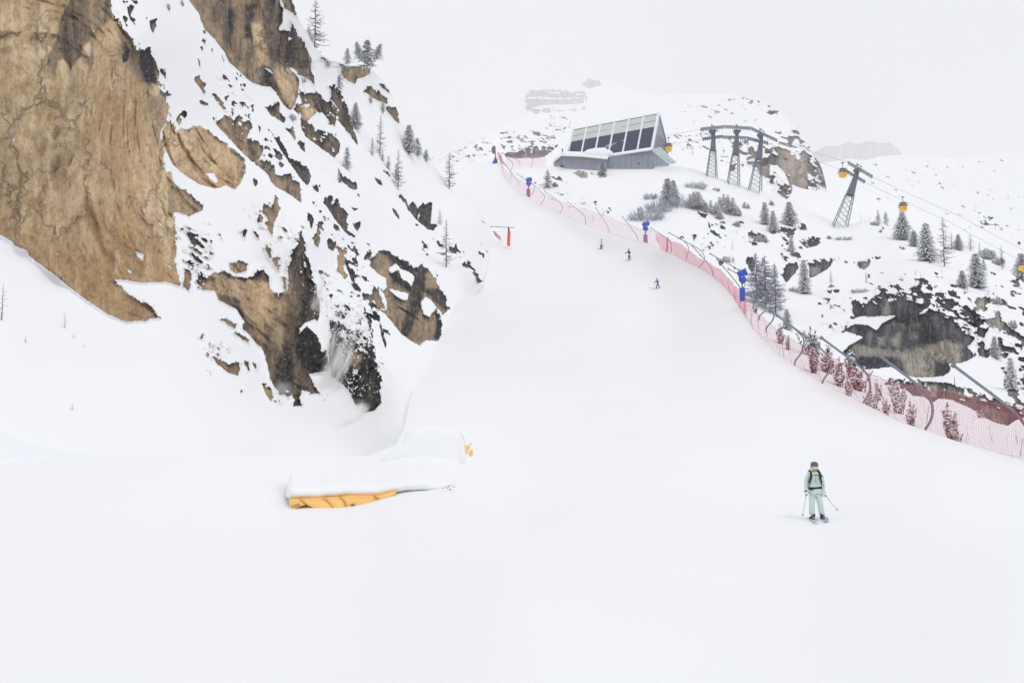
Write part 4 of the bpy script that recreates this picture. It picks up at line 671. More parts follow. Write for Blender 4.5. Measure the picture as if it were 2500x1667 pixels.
def larch_parts(seed, H=12.0, R=2.2, n=70, frost=False, sub=3):
    rnd = random.Random(seed); tr, br, sn = MB(), MB(), MB()
    tr.tube([(0, 0, -0.4), (0.05, 0, H * 0.3), (-0.04, 0.02, H * 0.65), (0.02, 0, H)], [0.013 * H, 0.009 * H, 0.005 * H, 0.012], 6)
    for i in range(n):
        t = (i + rnd.random()) / n; z = H * (0.08 + 0.9 * t); a = rnd.uniform(0, 2 * math.pi)
        L_ = (R * (1 - t) ** 0.75 * (0.55 + 0.6 * rnd.random()) + 0.15) * (0.6 if t < 0.1 else 1)
        d = Vector((math.cos(a), math.sin(a), 0)); p0 = Vector((0, 0, z)); p1 = p0 + d * L_ * .5 + Vector((0, 0, -0.10 * L_)); p2 = p0 + d * L_ + Vector((0, 0, 0.10 * L_ * rnd.uniform(-1.2, 1.5)))
        r = 0.034 + 0.006 * L_
        br.tube([p0, p1, p2], [r * 1.5, r, r * 0.4], 3, cap=False)
        for k in range(sub + int(L_ * 2)):
            u = rnd.uniform(0.2, 1); q = p0.lerp(p1, u * 2) if u < .5 else p1.lerp(p2, u * 2 - 1); b = a + rnd.choice((-1, 1)) * rnd.uniform(0.5, 1.2); l2 = L_ * rnd.uniform(0.12, 0.34)
            e = q + Vector((math.cos(b), math.sin(b), rnd.uniform(-0.5, 0.25))) * l2
            br.tube([q, e], [r * 0.7, r * 0.35], 3, cap=False)
            if frost and rnd.random() < 0.8:
                v = leafy(q + Vector((0, 0, .03)), e + Vector((0, 0, .03)), 0.11 + 0.08 * rnd.random()); sn.add(v, [(0, 1, 2, 3)])
        if frost or rnd.random() < 0.25:
            v = leafy(p0 + Vector((0, 0, .04)), p2 + Vector((0, 0, .04)), 0.13 if frost else 0.04); sn.add(v, [(0, 1, 2, 3)])
    return tr, br, sn
def bush_parts(seed, W=4.0, H=2.5, n=190):
    rnd = random.Random(seed); st, sn = MB(), MB()
    for i in range(n):
        a = rnd.uniform(0, 2 * math.pi); r0 = rnd.random() ** 0.5 * W * 0.4; p0 = Vector((math.cos(a) * r0, math.sin(a) * r0 * 0.5, -0.1))
        h = H * (0.55 + 0.5 * rnd.random()) * (1 - 0.45 * (r0 / (W * 0.4)) ** 2); d = Vector((math.cos(a) * 0.45 + rnd.uniform(-.25, .25), math.sin(a) * .3, 1)).normalized()
        p1 = p0 + d * h * .6; p2 = p1 + (d + Vector((rnd.uniform(-.3, .3), rnd.uniform(-.3, .3), 0))).normalized() * h * .45
        st.tube([p0, p1, p2], [0.024, 0.018, 0.007], 3, cap=False)
        for k in range(3):
            q = p1.lerp(p2, rnd.random()); e = q + Vector((rnd.uniform(-1, 1), rnd.uniform(-1, 1), rnd.uniform(.2, 1))) * h * .12
            st.tube([q, e], [0.014, 0.006], 3, cap=False)
        if rnd.random() < .9: sn.add(leafy(p1, p2, 0.07), [(0, 1, 2, 3)])
    return st, sn
PROTO = {}
def proto(key):
    """The meshes of one kind of tree, built once and shared by its copies."""
    if key in PROTO: return PROTO[key]
    k, s = key[0], int(key[1]); out = []
    def mk(mb, nm, mat, smooth=False):
        if not mb.v: return
        me = bpy.data.meshes.new(nm); me.from_pydata([tuple(map(float, v)) for v in mb.v], [], mb.f); me.materials.append(M[mat])
        if smooth: me.polygons.foreach_set('use_smooth', np.ones(len(me.polygons), bool))
        out.append((nm, me))
    if k == 'c':                                      # dense snowy stone pine
        tr, fo, sn, nd = conifer_parts(s, 10, (3.4, 3.7, 3.1)[s % 3], 22, 12, 0.10, shape=0.66, snow=1.45); mk(tr, 'trunk', 'bark'); mk(fo, 'crown', 'needle'); mk(sn, 'snow_on_crown', 'tree_snow')
    if k == 'p':                                      # scraggly small pine
        tr, fo, sn, nd = conifer_parts(s + 40, 10, (3.8, 4.4, 3.4)[s % 3], 14, 9, 0.30, shape=0.75, snow=1.0); mk(tr, 'trunk', 'bark'); mk(fo, 'crown', 'needle'); mk(sn, 'snow_on_crown', 'tree_snow')
    if k == 'm':                                      # mountain pine bush, wide and low
        rnd = random.Random(s + 80); tr, fo, sn = MB(), MB(), MB()
        for q in range(11):
            a = rnd.uniform(0, 6.28); r0 = rnd.random() ** .6; H = 9.5 * (1 - .45 * r0) * rnd.uniform(.75, 1.05); off = Vector((math.cos(a) * r0 * 8.5, math.sin(a) * r0 * 4, 0))
            for dst, src in zip((tr, fo, sn), conifer_parts(s * 20 + q, H, 3.3, 9, 8, 0.15, shape=0.55, snow=1.4)[:3]): dst.add([Vector(v) + off for v in src.v], src.f)
        mk(fo, 'crown', 'needle'); mk(sn, 'snow_on_crown', 'tree_snow')
    if k == 'n':                                      # near pine shrub with upright shoots
        rnd = random.Random(s + 5); st, fo, sn = MB(), MB(), MB()
        for i in range(16):
            a = rnd.uniform(0, 6.28); r0 = rnd.random() * 1.6; h = 10 * (0.45 + .55 * rnd.random()) * (1 - 0.22 * r0); x, y = math.cos(a) * r0, math.sin(a) * r0 * .6
            ex, ey = x * 2.3 + rnd.uniform(-.8, .8), y * 2; P = [Vector((x, y, -.4)), Vector((x * 1.5, y * 1.3, h * .5)), Vector((ex, ey, h))]
            st.tube(P, [.14, .09, .03], 4, cap=False)
            for j in range(26):
                u = 0.22 + .78 * (j + rnd.random()) / 26; q = P[0].lerp(P[1], u * 2) if u < .5 else P[1].lerp(P[2], u * 2 - 1); b = rnd.uniform(0, 6.28); l = rnd.uniform(.45, 1.25)
                e = q + Vector((math.cos(b) * .75, math.sin(b) * .75, .75)) * l
                for z in range(2): fo.add(leafy(q, e + Vector((rnd.uniform(-.3, .3), rnd.uniform(-.3, .3), 0)), .17), [(0, 1, 2, 3)])
                if rnd.random() < .5:
                    w = rnd.uniform(.3, .65); c = q.lerp(e, .6) + Vector((0, 0, .2)); sn.ball(c, w * .7, 6, 4, (1.2, 1, .5))
        mk(st, 'stems', 'bark'); mk(fo, 'crown', 'needle_near'); mk(sn, 'snow_on_crown', 'tree_snow')
    if k == 'l': tr, br, sn = larch_parts(s + 3, 12, (2.9, 2.5, 3.2)[s % 3], 90); mk(tr, 'trunk', 'bark'); mk(br, 'branches', 'twig'); mk(sn, 'snow_on_crown', 'tree_snow')
    if k == 'f': tr, br, sn = larch_parts(s + 23, 12, (3.5, 3.1, 3.9)[s % 3], 150, True, 7); mk(tr, 'trunk', 'bark'); mk(br, 'branches', 'frosty_twig'); mk(sn, 'rime', 'frost')
    if k == 's': tr, br, sn = larch_parts(s + 60, 12, 2.6, 26, False, 2); mk(tr, 'trunk', 'bark'); mk(br, 'branches', 'twig')
    if k == 'b': st, sn = bush_parts(s); mk(st, 'stems', 'frosty_twig'); mk(sn, 'rime', 'frost')
    PROTO[key] = out
    return out
KIND = {'c': ('stone_pine_tree', 'tree', 10), 'p': ('small_pine_tree', 'tree', 10), 'm': ('mountain_pine', 'shrub', 10), 'n': ('pine_shrub', 'shrub', 10), 'l': ('bare_larch_tree', 'tree', 12), 'f': ('frosted_larch_tree', 'tree', 12), 's': ('larch_tree_sapling', 'sapling', 12), 'b': ('leafless_bush', 'bush', 2.9)}
def plant(key, D, px, py, hpx, label, group=None, wide=1.0, dd=0.0, lean=0.0, sink=0.15, solo=False):
    name, cat, H0 = KIND[key[0]]
    p, s = seat(D, px, py, dd, sink); sc = hpx * s / H0
    root = empty(name, p, rz=random.Random(int(px * 7 + py)).uniform(0, 6.28) if key[0] not in 'bs' else 0.0, label=label, cat=cat, group=group)
    root.scale = (sc * wide, sc * wide, sc)
    if lean: root.rotation_euler.y = lean
    for nm, me in proto(key):
        o = bpy.data.objects.new(nm, me); COL.objects.link(o); o.parent = root
    return root
G1, G2, G3, G4 = 'trees along the left mountain ridge', 'trees on the right hillside', 'shrubs behind the red net', 'saplings in the snow under the tan cliff'
# left mountain
plant('l0', dB, 768, 132, 150, 'tallest bare larch on the left ridge, its tip cut by the top edge', G1, dd=3)
plant('m0', dB, 752, 100, 48, 'snowy pine bush left of the tall ridge larch', G1, 0.5, dd=4)
plant('m1', dB, 783, 165, 48, 'snowy pine bush just below the tall ridge larch', G1, 0.45, dd=2)
plant('p0', dB, 826, 216, 62, 'snow laden pine beside the overhanging rock nose', G1, 0.8)
plant('p1', dB, 848, 158, 45, 'small pine left of the forked pine on the rock nose', G1, 0.9, dd=2)
for k, (dx, h, ln) in enumerate(((0, 66, 0.0), (-17, 58, -0.25), (20, 60, 0.3))):
    if k == 0: forked = plant('p2', dB, 896, 165, 74, 'wide snow laden pine with three tops leaning out over the rock nose', G1, 1.25, dd=1)
for me_lean in (-0.2, 0.24):
    for nm, me in proto('p1'):
        o = bpy.data.objects.new('side_' + nm, me); COL.objects.link(o); o.parent = forked; o.scale = (0.55, 0.55, 0.62); o.rotation_euler = (0, me_lean, 0); o.location = (me_lean * 9, 0, 2.9)
forked.rotation_euler.z = 0.2
plant('c1', dB, 868, 315, 70, 'slim dark pine on the upper slope beside streaked rock', G1, 0.75)
plant('p2', dB, 847, 414, 60, 'scraggly pine above the dark horizontal rock', G1, 0.9)
plant('l1', dB, 928, 380, 108, 'thin bare larch with a dark base on the upper slope', G1, 0.8)
plant('p0', dB, 934, 392, 30, 'little dark pine at the foot of the thin larch', G1, 0.7)
plant('p1', dB, 909, 378, 46, 'narrow pine left of the thin bare larch', G1, 0.5)
plant('l2', dB, 972, 462, 106, 'bare larch standing above the vertical dark rocks', G1, 0.7)
plant('p2', dB, 968, 440, 44, 'scrubby pine in front of the larch above the dark rocks', G1, 0.7)
plant('c0', dB, 998, 374, 76, 'dense dark pine on the ridge right of the larches', G1, 0.95)
plant('c2', dB, 1018, 378, 44, 'low pine touching the dense ridge pine', G1, 1.2)
plant('p1', dB, 1040, 394, 32, 'lone little pine lowest on the ridge before the big larch', G1, 1.1)
plant('p0', dB, 948, 412, 34, 'small pine in the snow between two larches', G1, 0.8)
plant('p2', dB, 935, 274, 30, 'small pine under the ridge rocks', G1, 0.9)
plant('p0', dB, 905, 250, 22, 'tiny pine below the grey ridge rock', G1, 0.9)
plant('l0', dB, 1097, 461, 96, 'bare larch alone on the mountain shoulder beside the piste top', G1, 1.0)
plant('l1', dB, 1089, 652, 125, 'tall bare larch low on the shoulder above the scattered rocks', G1, 0.9)
plant('l2', dB, 1074, 548, 42, 'small faint larch above the tall shoulder larch', G1, 0.9)
plant('p1', dB, 826, 444, 36, 'thin dark stub of pine on the flat dark rock', G1, 0.35)
plant('m2', dB, 410, 22, 22, 'tiny snowy shrub at the top edge above the tan cliff', G1, 0.6)
plant('m1', dB, 441, 10, 20, 'tiny shrub at the top edge beside the grey cliff', G1, 0.6)
plant('m0', dB, 712, 292, 22, 'snowy tuft between the two streaked rocks', G1, 0.6)
plant('m2', dB, 740, 200, 22, 'snowy shrub at the edge of the big grey cliff', G1, 0.5)
for k, (x, y, h, lb) in enumerate([(158, 796, 46, 'bare larch sapling sticking out of the snow below the tan cliff'), (4, 776, 96, 'bare larch sapling cut by the left edge'), (62, 832, 22, 'faint half buried twig left of the sapling'), (180, 822, 16, 'faint twig right of the sapling'), (206, 846, 14, 'faint twig lowest right of the sapling'), (176, 1002, 28, 'twig poking from the snow below all the others')]):
    plant('s%d' % (k % 3), dB, x, y, h, lb, G4, 1.0 if h > 30 else 1.8)
# right hillside: (kind, x, y, height, width factor, label)
RT = [('f0', 1337, 460, 52, 1.1, 'pale frosted larch below the left end of the station'), ('f1', 1471, 428, 44, 1.3, 'white frosted larch in front of the station wall'), ('s1', 1448, 541, 24, 1.0, 'tiny larch behind the pale net'),
      ('m0', 1352, 455, 14, 1.2, 'low dark scrub beside the pale frosted larch'), ('c0', 1630, 500, 70, 1.1, 'tallest snowy pine of the thicket under the station'), ('c1', 1644, 498, 62, 1.0, 'snowy pine right behind the tallest of the thicket'), ('b0', 1580, 538, 46, 1.5, 'dark leafless bush above the blue cannon'), ('b1', 1608, 518, 40, 1.3, 'leafless bush between the dark bush and the thicket'),
      ('b2', 1699, 460, 26, 1.6, 'round leafless bush high under the towers'), ('b3', 1589, 486, 24, 1.2, 'small round leafless bush left of the thicket'), ('b4', 1662, 506, 44, 1.6, 'grey leafless bush on the right flank of the thicket'), ('m1', 1701, 508, 48, 0.9, 'snowy mountain pine mat next to the thicket'), ('m2', 1733, 520, 44, 0.8, 'snowy mountain pine mat in the middle of its patch'),
      ('m0', 1766, 516, 54, 0.75, 'snowy mountain pine with a pointed top'), ('m1', 1790, 524, 36, 0.75, 'snowy mountain pine mat at the right end of its patch'), ('m2', 1758, 534, 26, 1.0, 'low mountain pine at the lower rim of its patch'), ('m0', 1700, 482, 22, 0.9, 'small mountain pine under the round bush'), ('m1', 1822, 508, 24, 0.6, 'lone low shrub right of the pine patch'), ('m2', 1748, 466, 14, 0.8, 'tiny shrub under the middle tower'),
      ('m0', 1800, 552, 18, 1.0, 'flat snowy scrub above the larch cluster'), ('s2', 1788, 611, 34, 0.8, 'bare sapling on the slope left of the larch cluster'), ('m1', 1776, 640, 26, 0.7, 'low shrub above the blue fan gun'), ('s0', 1800, 572, 14, 1.2, 'tiny sapling beside flat scrub'),
      ('c2', 1868, 548, 58, 1.0, 'snowy pine left of the pair on the rock ledge'), ('c0', 1888, 566, 56, 0.9, 'snowy pine leaning into its taller left neighbour'), ('c1', 1928, 551, 62, 1.1, 'broad snowy pine on the dark rock ledge'), ('m2', 1858, 590, 26, 0.9, 'snowy scrub below the ledge pines'), ('m0', 1882, 500, 16, 0.9, 'small scrub above the ledge pines'),
      ('f0', 1848, 738, 128, 1.1, 'leftmost of three tall frosted larches above the net'), ('f2', 1870, 752, 136, 1.1, 'middle of three tall frosted larches above the net'), ('f1', 1894, 768, 132, 1.1, 'rightmost of three tall frosted larches above the net'), ('c2', 1964, 717, 88, 0.85, 'tall snowy pine before the cave in the rock'), ('b1', 1943, 712, 20, 1.3, 'small bare bush left of the pine by the cave'), ('c0', 1932, 616, 44, 0.8, 'snow buried pine on the rock left of the ledge'),
      ('c1', 2204, 586, 74, 1.05, 'big snowy pine under the yellow cabin'), ('c2', 2232, 602, 42, 1.4, 'low snowy pine right of the one under the cabin'), ('c0', 2263, 638, 100, 0.9, 'tallest snowy pine on the right crest'), ('l0', 2306, 651, 130, 0.85, 'tall bare larch with a dark trunk on the right crest'), ('l1', 2324, 610, 46, 1.0, 'small bare larch behind the tall crest larch'), ('c1', 2340, 611, 42, 1.1, 'rounded small pine right of the crest larch'),
      ('l2', 2370, 612, 44, 1.1, 'faint larch under the cables'), ('l0', 2392, 628, 42, 0.7, 'very thin larch right of the faint one'), ('m0', 2412, 632, 34, 1.0, 'rounded pine mat on the crest'), ('m1', 2432, 646, 26, 1.0, 'low pine mat on the crest by the right larch'), ('l1', 2447, 658, 64, 0.9, 'bare larch right of the crest mats'), ('c2', 2385, 704, 90, 1.15, 'broad snowy pine above the great cliff'),
      ('c0', 2350, 704, 48, 1.2, 'smaller pine at the left foot of the broad one'), ('c1', 2402, 660, 30, 0.8, 'small pine behind the broad one'), ('c1', 2496, 692, 78, 1.1, 'snowy pine at the right edge behind a cabin'), ('p0', 2144, 546, 36, 0.8, 'pine with open crown left of the cabin pine'), ('p1', 2163, 549, 34, 0.9, 'second open crowned pine beside the cabin pine'), ('m2', 2136, 550, 16, 0.9, 'scrub on the rock below the open pines'),
      ('s0', 2102, 537, 20, 0.9, 'faint sapling on the crest by tower foot'), ('s1', 2124, 537, 16, 0.9, 'fainter sapling on the crest nearby'), ('l2', 2029, 691, 38, 0.6, 'thin larch on the snow shelf above the cliff'), ('l0', 2115, 691, 34, 0.6, 'thin larch right along the snow shelf'), ('s2', 2235, 672, 20, 1.5, 'bare sapling in the snow under the crest'), ('s0', 2248, 678, 20, 0.9, 'second bare sapling under the crest'), ('s1', 2300, 668, 22, 0.8, 'tiny snowy sapling under the tall larch'),
      ('s2', 2210, 610, 18, 0.9, 'sapling by the rocks left of the crest'), ('b2', 2100, 714, 18, 1.8, 'faint low bush on the snow shelf'), ('m1', 2030, 700, 12, 1.2, 'low tuft beside the thin shelf larch'), ('b3', 2060, 586, 14, 2.4, 'frosty brush under the lone tower'), ('m0', 2022, 582, 10, 1.4, 'dark tuft under the lone tower'), ('s1', 2430, 560, 22, 0.9, 'small larch beyond the cables'),
      ('c2', 1922, 804, 54, 1.1, 'dark pine behind the grey poles below the larches'), ('c2', 2470, 952, 84, 0.8, 'frosted pine in the right rocks'), ('c0', 2430, 874, 58, 0.9, 'pine among snow patches right of the great cliff'), ('m1', 2470, 800, 30, 0.7, 'snowy shrub high in the right rocks'), ('m2', 2430, 740, 26, 0.9, 'snowy shrub on top of the right rocks')]
for key, x, y, h, w, lb in RT:
    plant(key, dC if y > float(yt(x)) else dE, x, y, h, lb, G2, w, dd=75 if x == 2496 else 0)
NS = [('n0', 1905, 835, 44, 1.1, 'dark pine shrub rising above the net by the bent poles'), ('n1', 1925, 850, 34, 1.0, 'small shrub at the top line of the net'), ('n2', 1972, 862, 64, 1.0, 'tall dark shrub behind the long grey pole'), ('n0', 1994, 868, 56, 0.9, 'dark shrub right of the tall one by the pole'), ('n1', 1985, 905, 52, 1.3, 'reddish shrub seen through the net below the pole'), ('n2', 2022, 905, 62, 1.3, 'broad shrub seen through the net, left of centre'),
      ('n0', 2048, 938, 60, 1.2, 'tangled shrub through the net near the bent pole'), ('n1', 2080, 920, 62, 1.2, 'shrub under the curved pole beside the cliff foot'), ('n2', 2100, 950, 64, 1.2, 'shrub right behind the big curved pole'), ('n0', 2072, 962, 40, 1.2, 'low shrub at the snow edge left of the big curved pole'), ('n1', 2128, 998, 52, 1.1, 'shrub below the big curved pole on the snow edge'), ('n2', 2160, 1014, 44, 0.9, 'small shrub at the snow edge between two curved poles'),
      ('n0', 2146, 972, 44, 0.9, 'shrub through the net right of the big curved pole'), ('n1', 2195, 1006, 68, 0.85, 'upright shrub between two curved poles'), ('n2', 2228, 1036, 58, 0.9, 'shrub just left of the tallest curved pole'), ('n0', 2323, 1068, 74, 1.15, 'largest lone shrub right of the tallest curved pole'), ('n1', 2338, 1080, 42, 0.9, 'low shrub leaning on the largest lone one'), ('n2', 2395, 1016, 26, 1.0, 'small shrub below the red rock band'),
      ('s0', 2360, 1082, 28, 0.8, 'bare sapling right of the lone shrub'), ('s1', 2490, 1085, 26, 0.8, 'bare sapling at the right edge behind the net'), ('n2', 1846, 760, 30, 0.9, 'little shrub under the rails of the poles'), ('n1', 2182, 962, 40, 1.0, 'shrub behind the netted bank above the upright one')]
for key, x, y, h, w, lb in NS:
    # they grow on the bank just behind the net
    dn = np.interp(x, [n[0] for n in NET], [n[4] for n in NET]); dc = float(dC(np.array([x]), np.array([y]))[0])
    plant(key, dC, x, y + (4 if key[0] == 'n' else 0), h * (1.22 if key[0] == 'n' else 1), lb, G3, w, dd=max(0, dn + 3.5 - dc))
# ------------------------------------------------------------------ safety net and its poles
M['basket_rope'] = simple('net_rope', rgb(196, 120, 136), .8)
def net_span(name, rows, mat, label, cat='safety net', belly=0.6, group=None):
    """Netting hung between a lower and an upper rope, with folds; rows = (foot x, foot y, top x, top y, d)."""
    a = np.array(rows, float); n = len(a); s = np.arange(n); k = 10; t = np.linspace(0, n - 1, (n - 1) * k + 1)
    I = lambda c: np.interp(t, s, a[:, c])
    fx, fy, tx, ty, d = I(0), I(1), I(2), I(3), I(4); m = 9; V = []; UV = []
    Lc = 0; prev = None
    for i in range(len(t)):
        p = at(fx[i], fy[i] + 2, d[i]); q = at(tx[i] , ty[i] + 1.3 * math.sin(i * 2 * math.pi / k) , d[i] + 0.6)
        if prev is not None: Lc += (p - prev).length
        prev = p; H = (q - p).length
        for j in range(m):
            v = j / (m - 1); c = p.lerp(q, v); c.y += belly * math.sin(v * math.pi) * (0.6 + 0.5 * math.sin(i * 0.9)); c.x += 0.10 * math.sin(i * 1.7 + j)
            V.append(c); UV.append((Lc, v * H))
    Fq = [(i * m + j, (i + 1) * m + j, (i + 1) * m + j + 1, i * m + j + 1) for i in range(len(t) - 1) for j in range(m - 1)]
    root = empty(name, at(fx[0], fy[0], d[0]), label=label, cat=cat, group=group); o0 = root.location
    me = bpy.data.meshes.new('netting'); me.from_pydata([tuple(v - o0) for v in V], [], Fq); me.materials.append(M[mat])
    uv = me.uv_layers.new(name='UVMap'); uv.data.foreach_set('uv', np.array([UV[l.vertex_index] for l in me.loops], np.float32).ravel())
    me.polygons.foreach_set('use_smooth', np.ones(len(me.polygons), bool))
    o = bpy.data.objects.new('netting', me); COL.objects.link(o); o.parent = root
    r = MB(); r.tube([V[i * m + m - 1] - o0 for i in range(len(t))], 0.012, 4); r.build('rope', M['basket_rope'], root)
    return root
net_span('safety_net', [NET[i] for i in range(0, 12)], 'net_pale', 'faded pink net running down from the piste top to the red post', group='piste safety nets')
net_span('safety_net', [NET[i] for i in range(11, 20)], 'net_red', 'bunched bright pink net along the steep piste edge below the red post', group='piste safety nets')
net_span('safety_net', [NET[i] for i in range(19, len(NET))], 'net', 'wide open red net sweeping to the right edge of the picture', group='piste safety nets')
net_span('safety_net', [(1232, 404, 1238, 384, 272), (1262, 402, 1256, 382, 276), (1286, 401, 1290, 378, 279), (1312, 402, 1322, 380, 281), (1334, 402, 1332, 381, 283)], 'net_pale', 'pale pink net panel level beside the left end of the station', group='piste safety nets')
net_span('safety_net', [(1216, 385, 1214, 369, 270), (1224, 398, 1221, 376, 268), (1230, 400, 1224, 383, 267)], 'net_red', 'short bright red net at the very top of the piste', belly=0.2, group='piste safety nets')
P4 = lambda p: zoomed(p, 1150, 350, 6.72)
P5 = S5; P7 = S7
POLES = [(P4([(670, 545), (640, 440), (530, 325)]), 250, 'thin pole at the top of the piste edge'), (P4([(780, 685), (790, 650), (740, 585), (600, 400), (530, 300)]), 244, 'long thin pole crossing the first one'), (P4([(1130, 1000), (1190, 950), (1205, 900), (1200, 850), (1140, 780), (900, 590), (750, 500)]), 228, 'pole curving past the upper blue cannon'),
         (P4([(1450, 1160), (1490, 1110), (1505, 1040), (1460, 960), (1200, 785)]), 218, 'second curved pole below the upper cannon'), (P4([(1875, 1310), (1880, 1230), (1840, 1160), (1585, 960)]), 208, 'third curved pole below the upper cannon'), (P4([(960, 850), (1010, 830), (1040, 770), (1040, 700), (980, 640)]), 232, 'small hooped pole behind the upper cannon'),
         (P4([(650, 440), (690, 370), (670, 300), (590, 250)]), 262, 'hooped pole on the left of the level net panel'), (P4([(805, 350), (780, 290), (690, 235)]), 278, 'hooped pole in the middle of the level net panel'), (P4([(980, 390), (1025, 290), (995, 230)]), 281, 'hooped pole at the station end of the level net panel'),
         (P5([(420, 650), (410, 600), (290, 420)]), 200, 'straight leaning pole above the highest skier'), (P5([(695, 740), (690, 690), (545, 505)]), 187, 'straight leaning pole left of the lower blue cannon'), (P5([(1015, 820), (1015, 760), (980, 715), (820, 615)]), 176, 'bent pole behind the red post'), (P5([(1155, 905), (1190, 820), (1150, 740), (990, 660)]), 168, 'curved pole right of the red post'),
         (P5([(1280, 990), (1335, 930), (1330, 870), (1280, 810), (1080, 710)]), 160, 'wide curved pole crossing two others'), (P5([(1410, 1045), (1400, 990), (1210, 780)]), 152, 'straight pole crossing the wide curved one'), (P5([(1700, 1040), (1620, 990), (1385, 860)]), 132, 'upper rail pole ending at the big blue fan gun'), (P5([(1670, 1170), (1450, 910)]), 130, 'lower rail pole ending at the big blue fan gun'),
         (P5([(1842, 1200), (1700, 1080), (1560, 1005)]), 122, 'short rail pole beside the big blue fan gun'), (P7([(440, 725), (490, 670), (515, 590), (500, 520), (180, 280), (65, 215)]), 88, 'long bent pole starting below the big fan gun'), (P7([(120, 295), (160, 270), (160, 245)]), 103, 'short hook under the long bent pole'), (P7([(165, 380), (215, 345), (222, 318)]), 98, 'middle hook under the long bent pole'),
         (P7([(220, 470), (270, 420), (285, 370), (258, 318)]), 95, 'large hook under the long bent pole'), (P7([(650, 880), (715, 790), (715, 720), (640, 620), (300, 375)]), 80, 'bent pole running beside the long one'), (P7([(960, 1050), (1010, 980), (1020, 920), (1010, 850), (960, 780), (640, 545)]), 69, 'big bent pole before the dark cliff foot'),
         (P7([(1435, 1250), (1480, 1190), (1500, 1110), (1485, 1030), (1430, 940), (1070, 670)]), 60, 'tallest bent pole of the net with its tip before the cave'), (P7([(2235, 1320), (2225, 1260), (2195, 1200), (2130, 1120), (2020, 1030), (1650, 755)]), 52.5, 'nearest bent pole at the right edge')]
def smooth_path(P, n=4):
    P = [Vector(p) for p in P]
    for _ in range(2):
        Q = [P[0]]
        for a, b in zip(P, P[1:]): Q += [a.lerp(b, .25), a.lerp(b, .75)]
        P = Q + [P[-1]]
    return P
for pts, d, lb in POLES:
    n = len(pts); W = [at(x, y, d + 0.3 + 1.2 * i / (n - 1)) for i, (x, y) in enumerate(pts)]
    W = [W[0] + Vector((0, 0, -0.4))] + W
    b = MB(); o0 = W[0].copy(); r = 0.075 if d < 75 else 0.07 if d < 110 else 0.06 if d < 180 else 0.055
    b.tube([w - o0 for w in smooth_path(W)], r, 8)
    tip = (W[-1] - W[-2]).normalized(); b.tube([W[-1] - o0 - tip * .12, W[-1] - o0 + tip * .06], r * 1.7, 8)
    o = b.build('net_pole', M['steel'], None, True); o.location = o0
    prop(o, lb + ' holding the piste net', 'pole', 'bent grey poles of the safety net')
# guy wires of the nearest poles
for i, (a, b_, d, lb) in enumerate([((1978, 872), (1982, 915), 79, 'thin guy wire at the big bent pole'), ((1907, 815), (1914, 876), 85, 'thin guy wire left of the shrubs'), ((2268, 990), (2262, 1035), 60, 'thin guy wire at the tallest bent pole'), ((2330, 920), (2332, 950), 58, 'thin guy wire above the lone shrub'), ((2497, 1070), (2490, 1115), 52, 'thin guy wire at the right edge')]):
    w = MB(); p, q = at(*a, d), at(*b_, d - .3); w.tube([(0, 0, 0), q - p], 0.014, 4); o = w.build('guy_wire', M['black']); o.location = p; prop(o, lb, 'wire', 'guy wires of the net poles')
# red post in the net
rp = empty('marker_post', at(1628, 612, 169), label='red post standing in the pink net below the bent pole', cat='post')
b = MB(); b.tube([(0, 0, -.3), (0.15, 0, 2.0)], 0.11, 8); b.build('post', M['red'], rp); b = MB(); b.lathe([(.13, 1.95), (.15, 2.0), (.05, 2.1)], 8, (0.15, 0, 0)); b.build('cap', M['red'], rp)
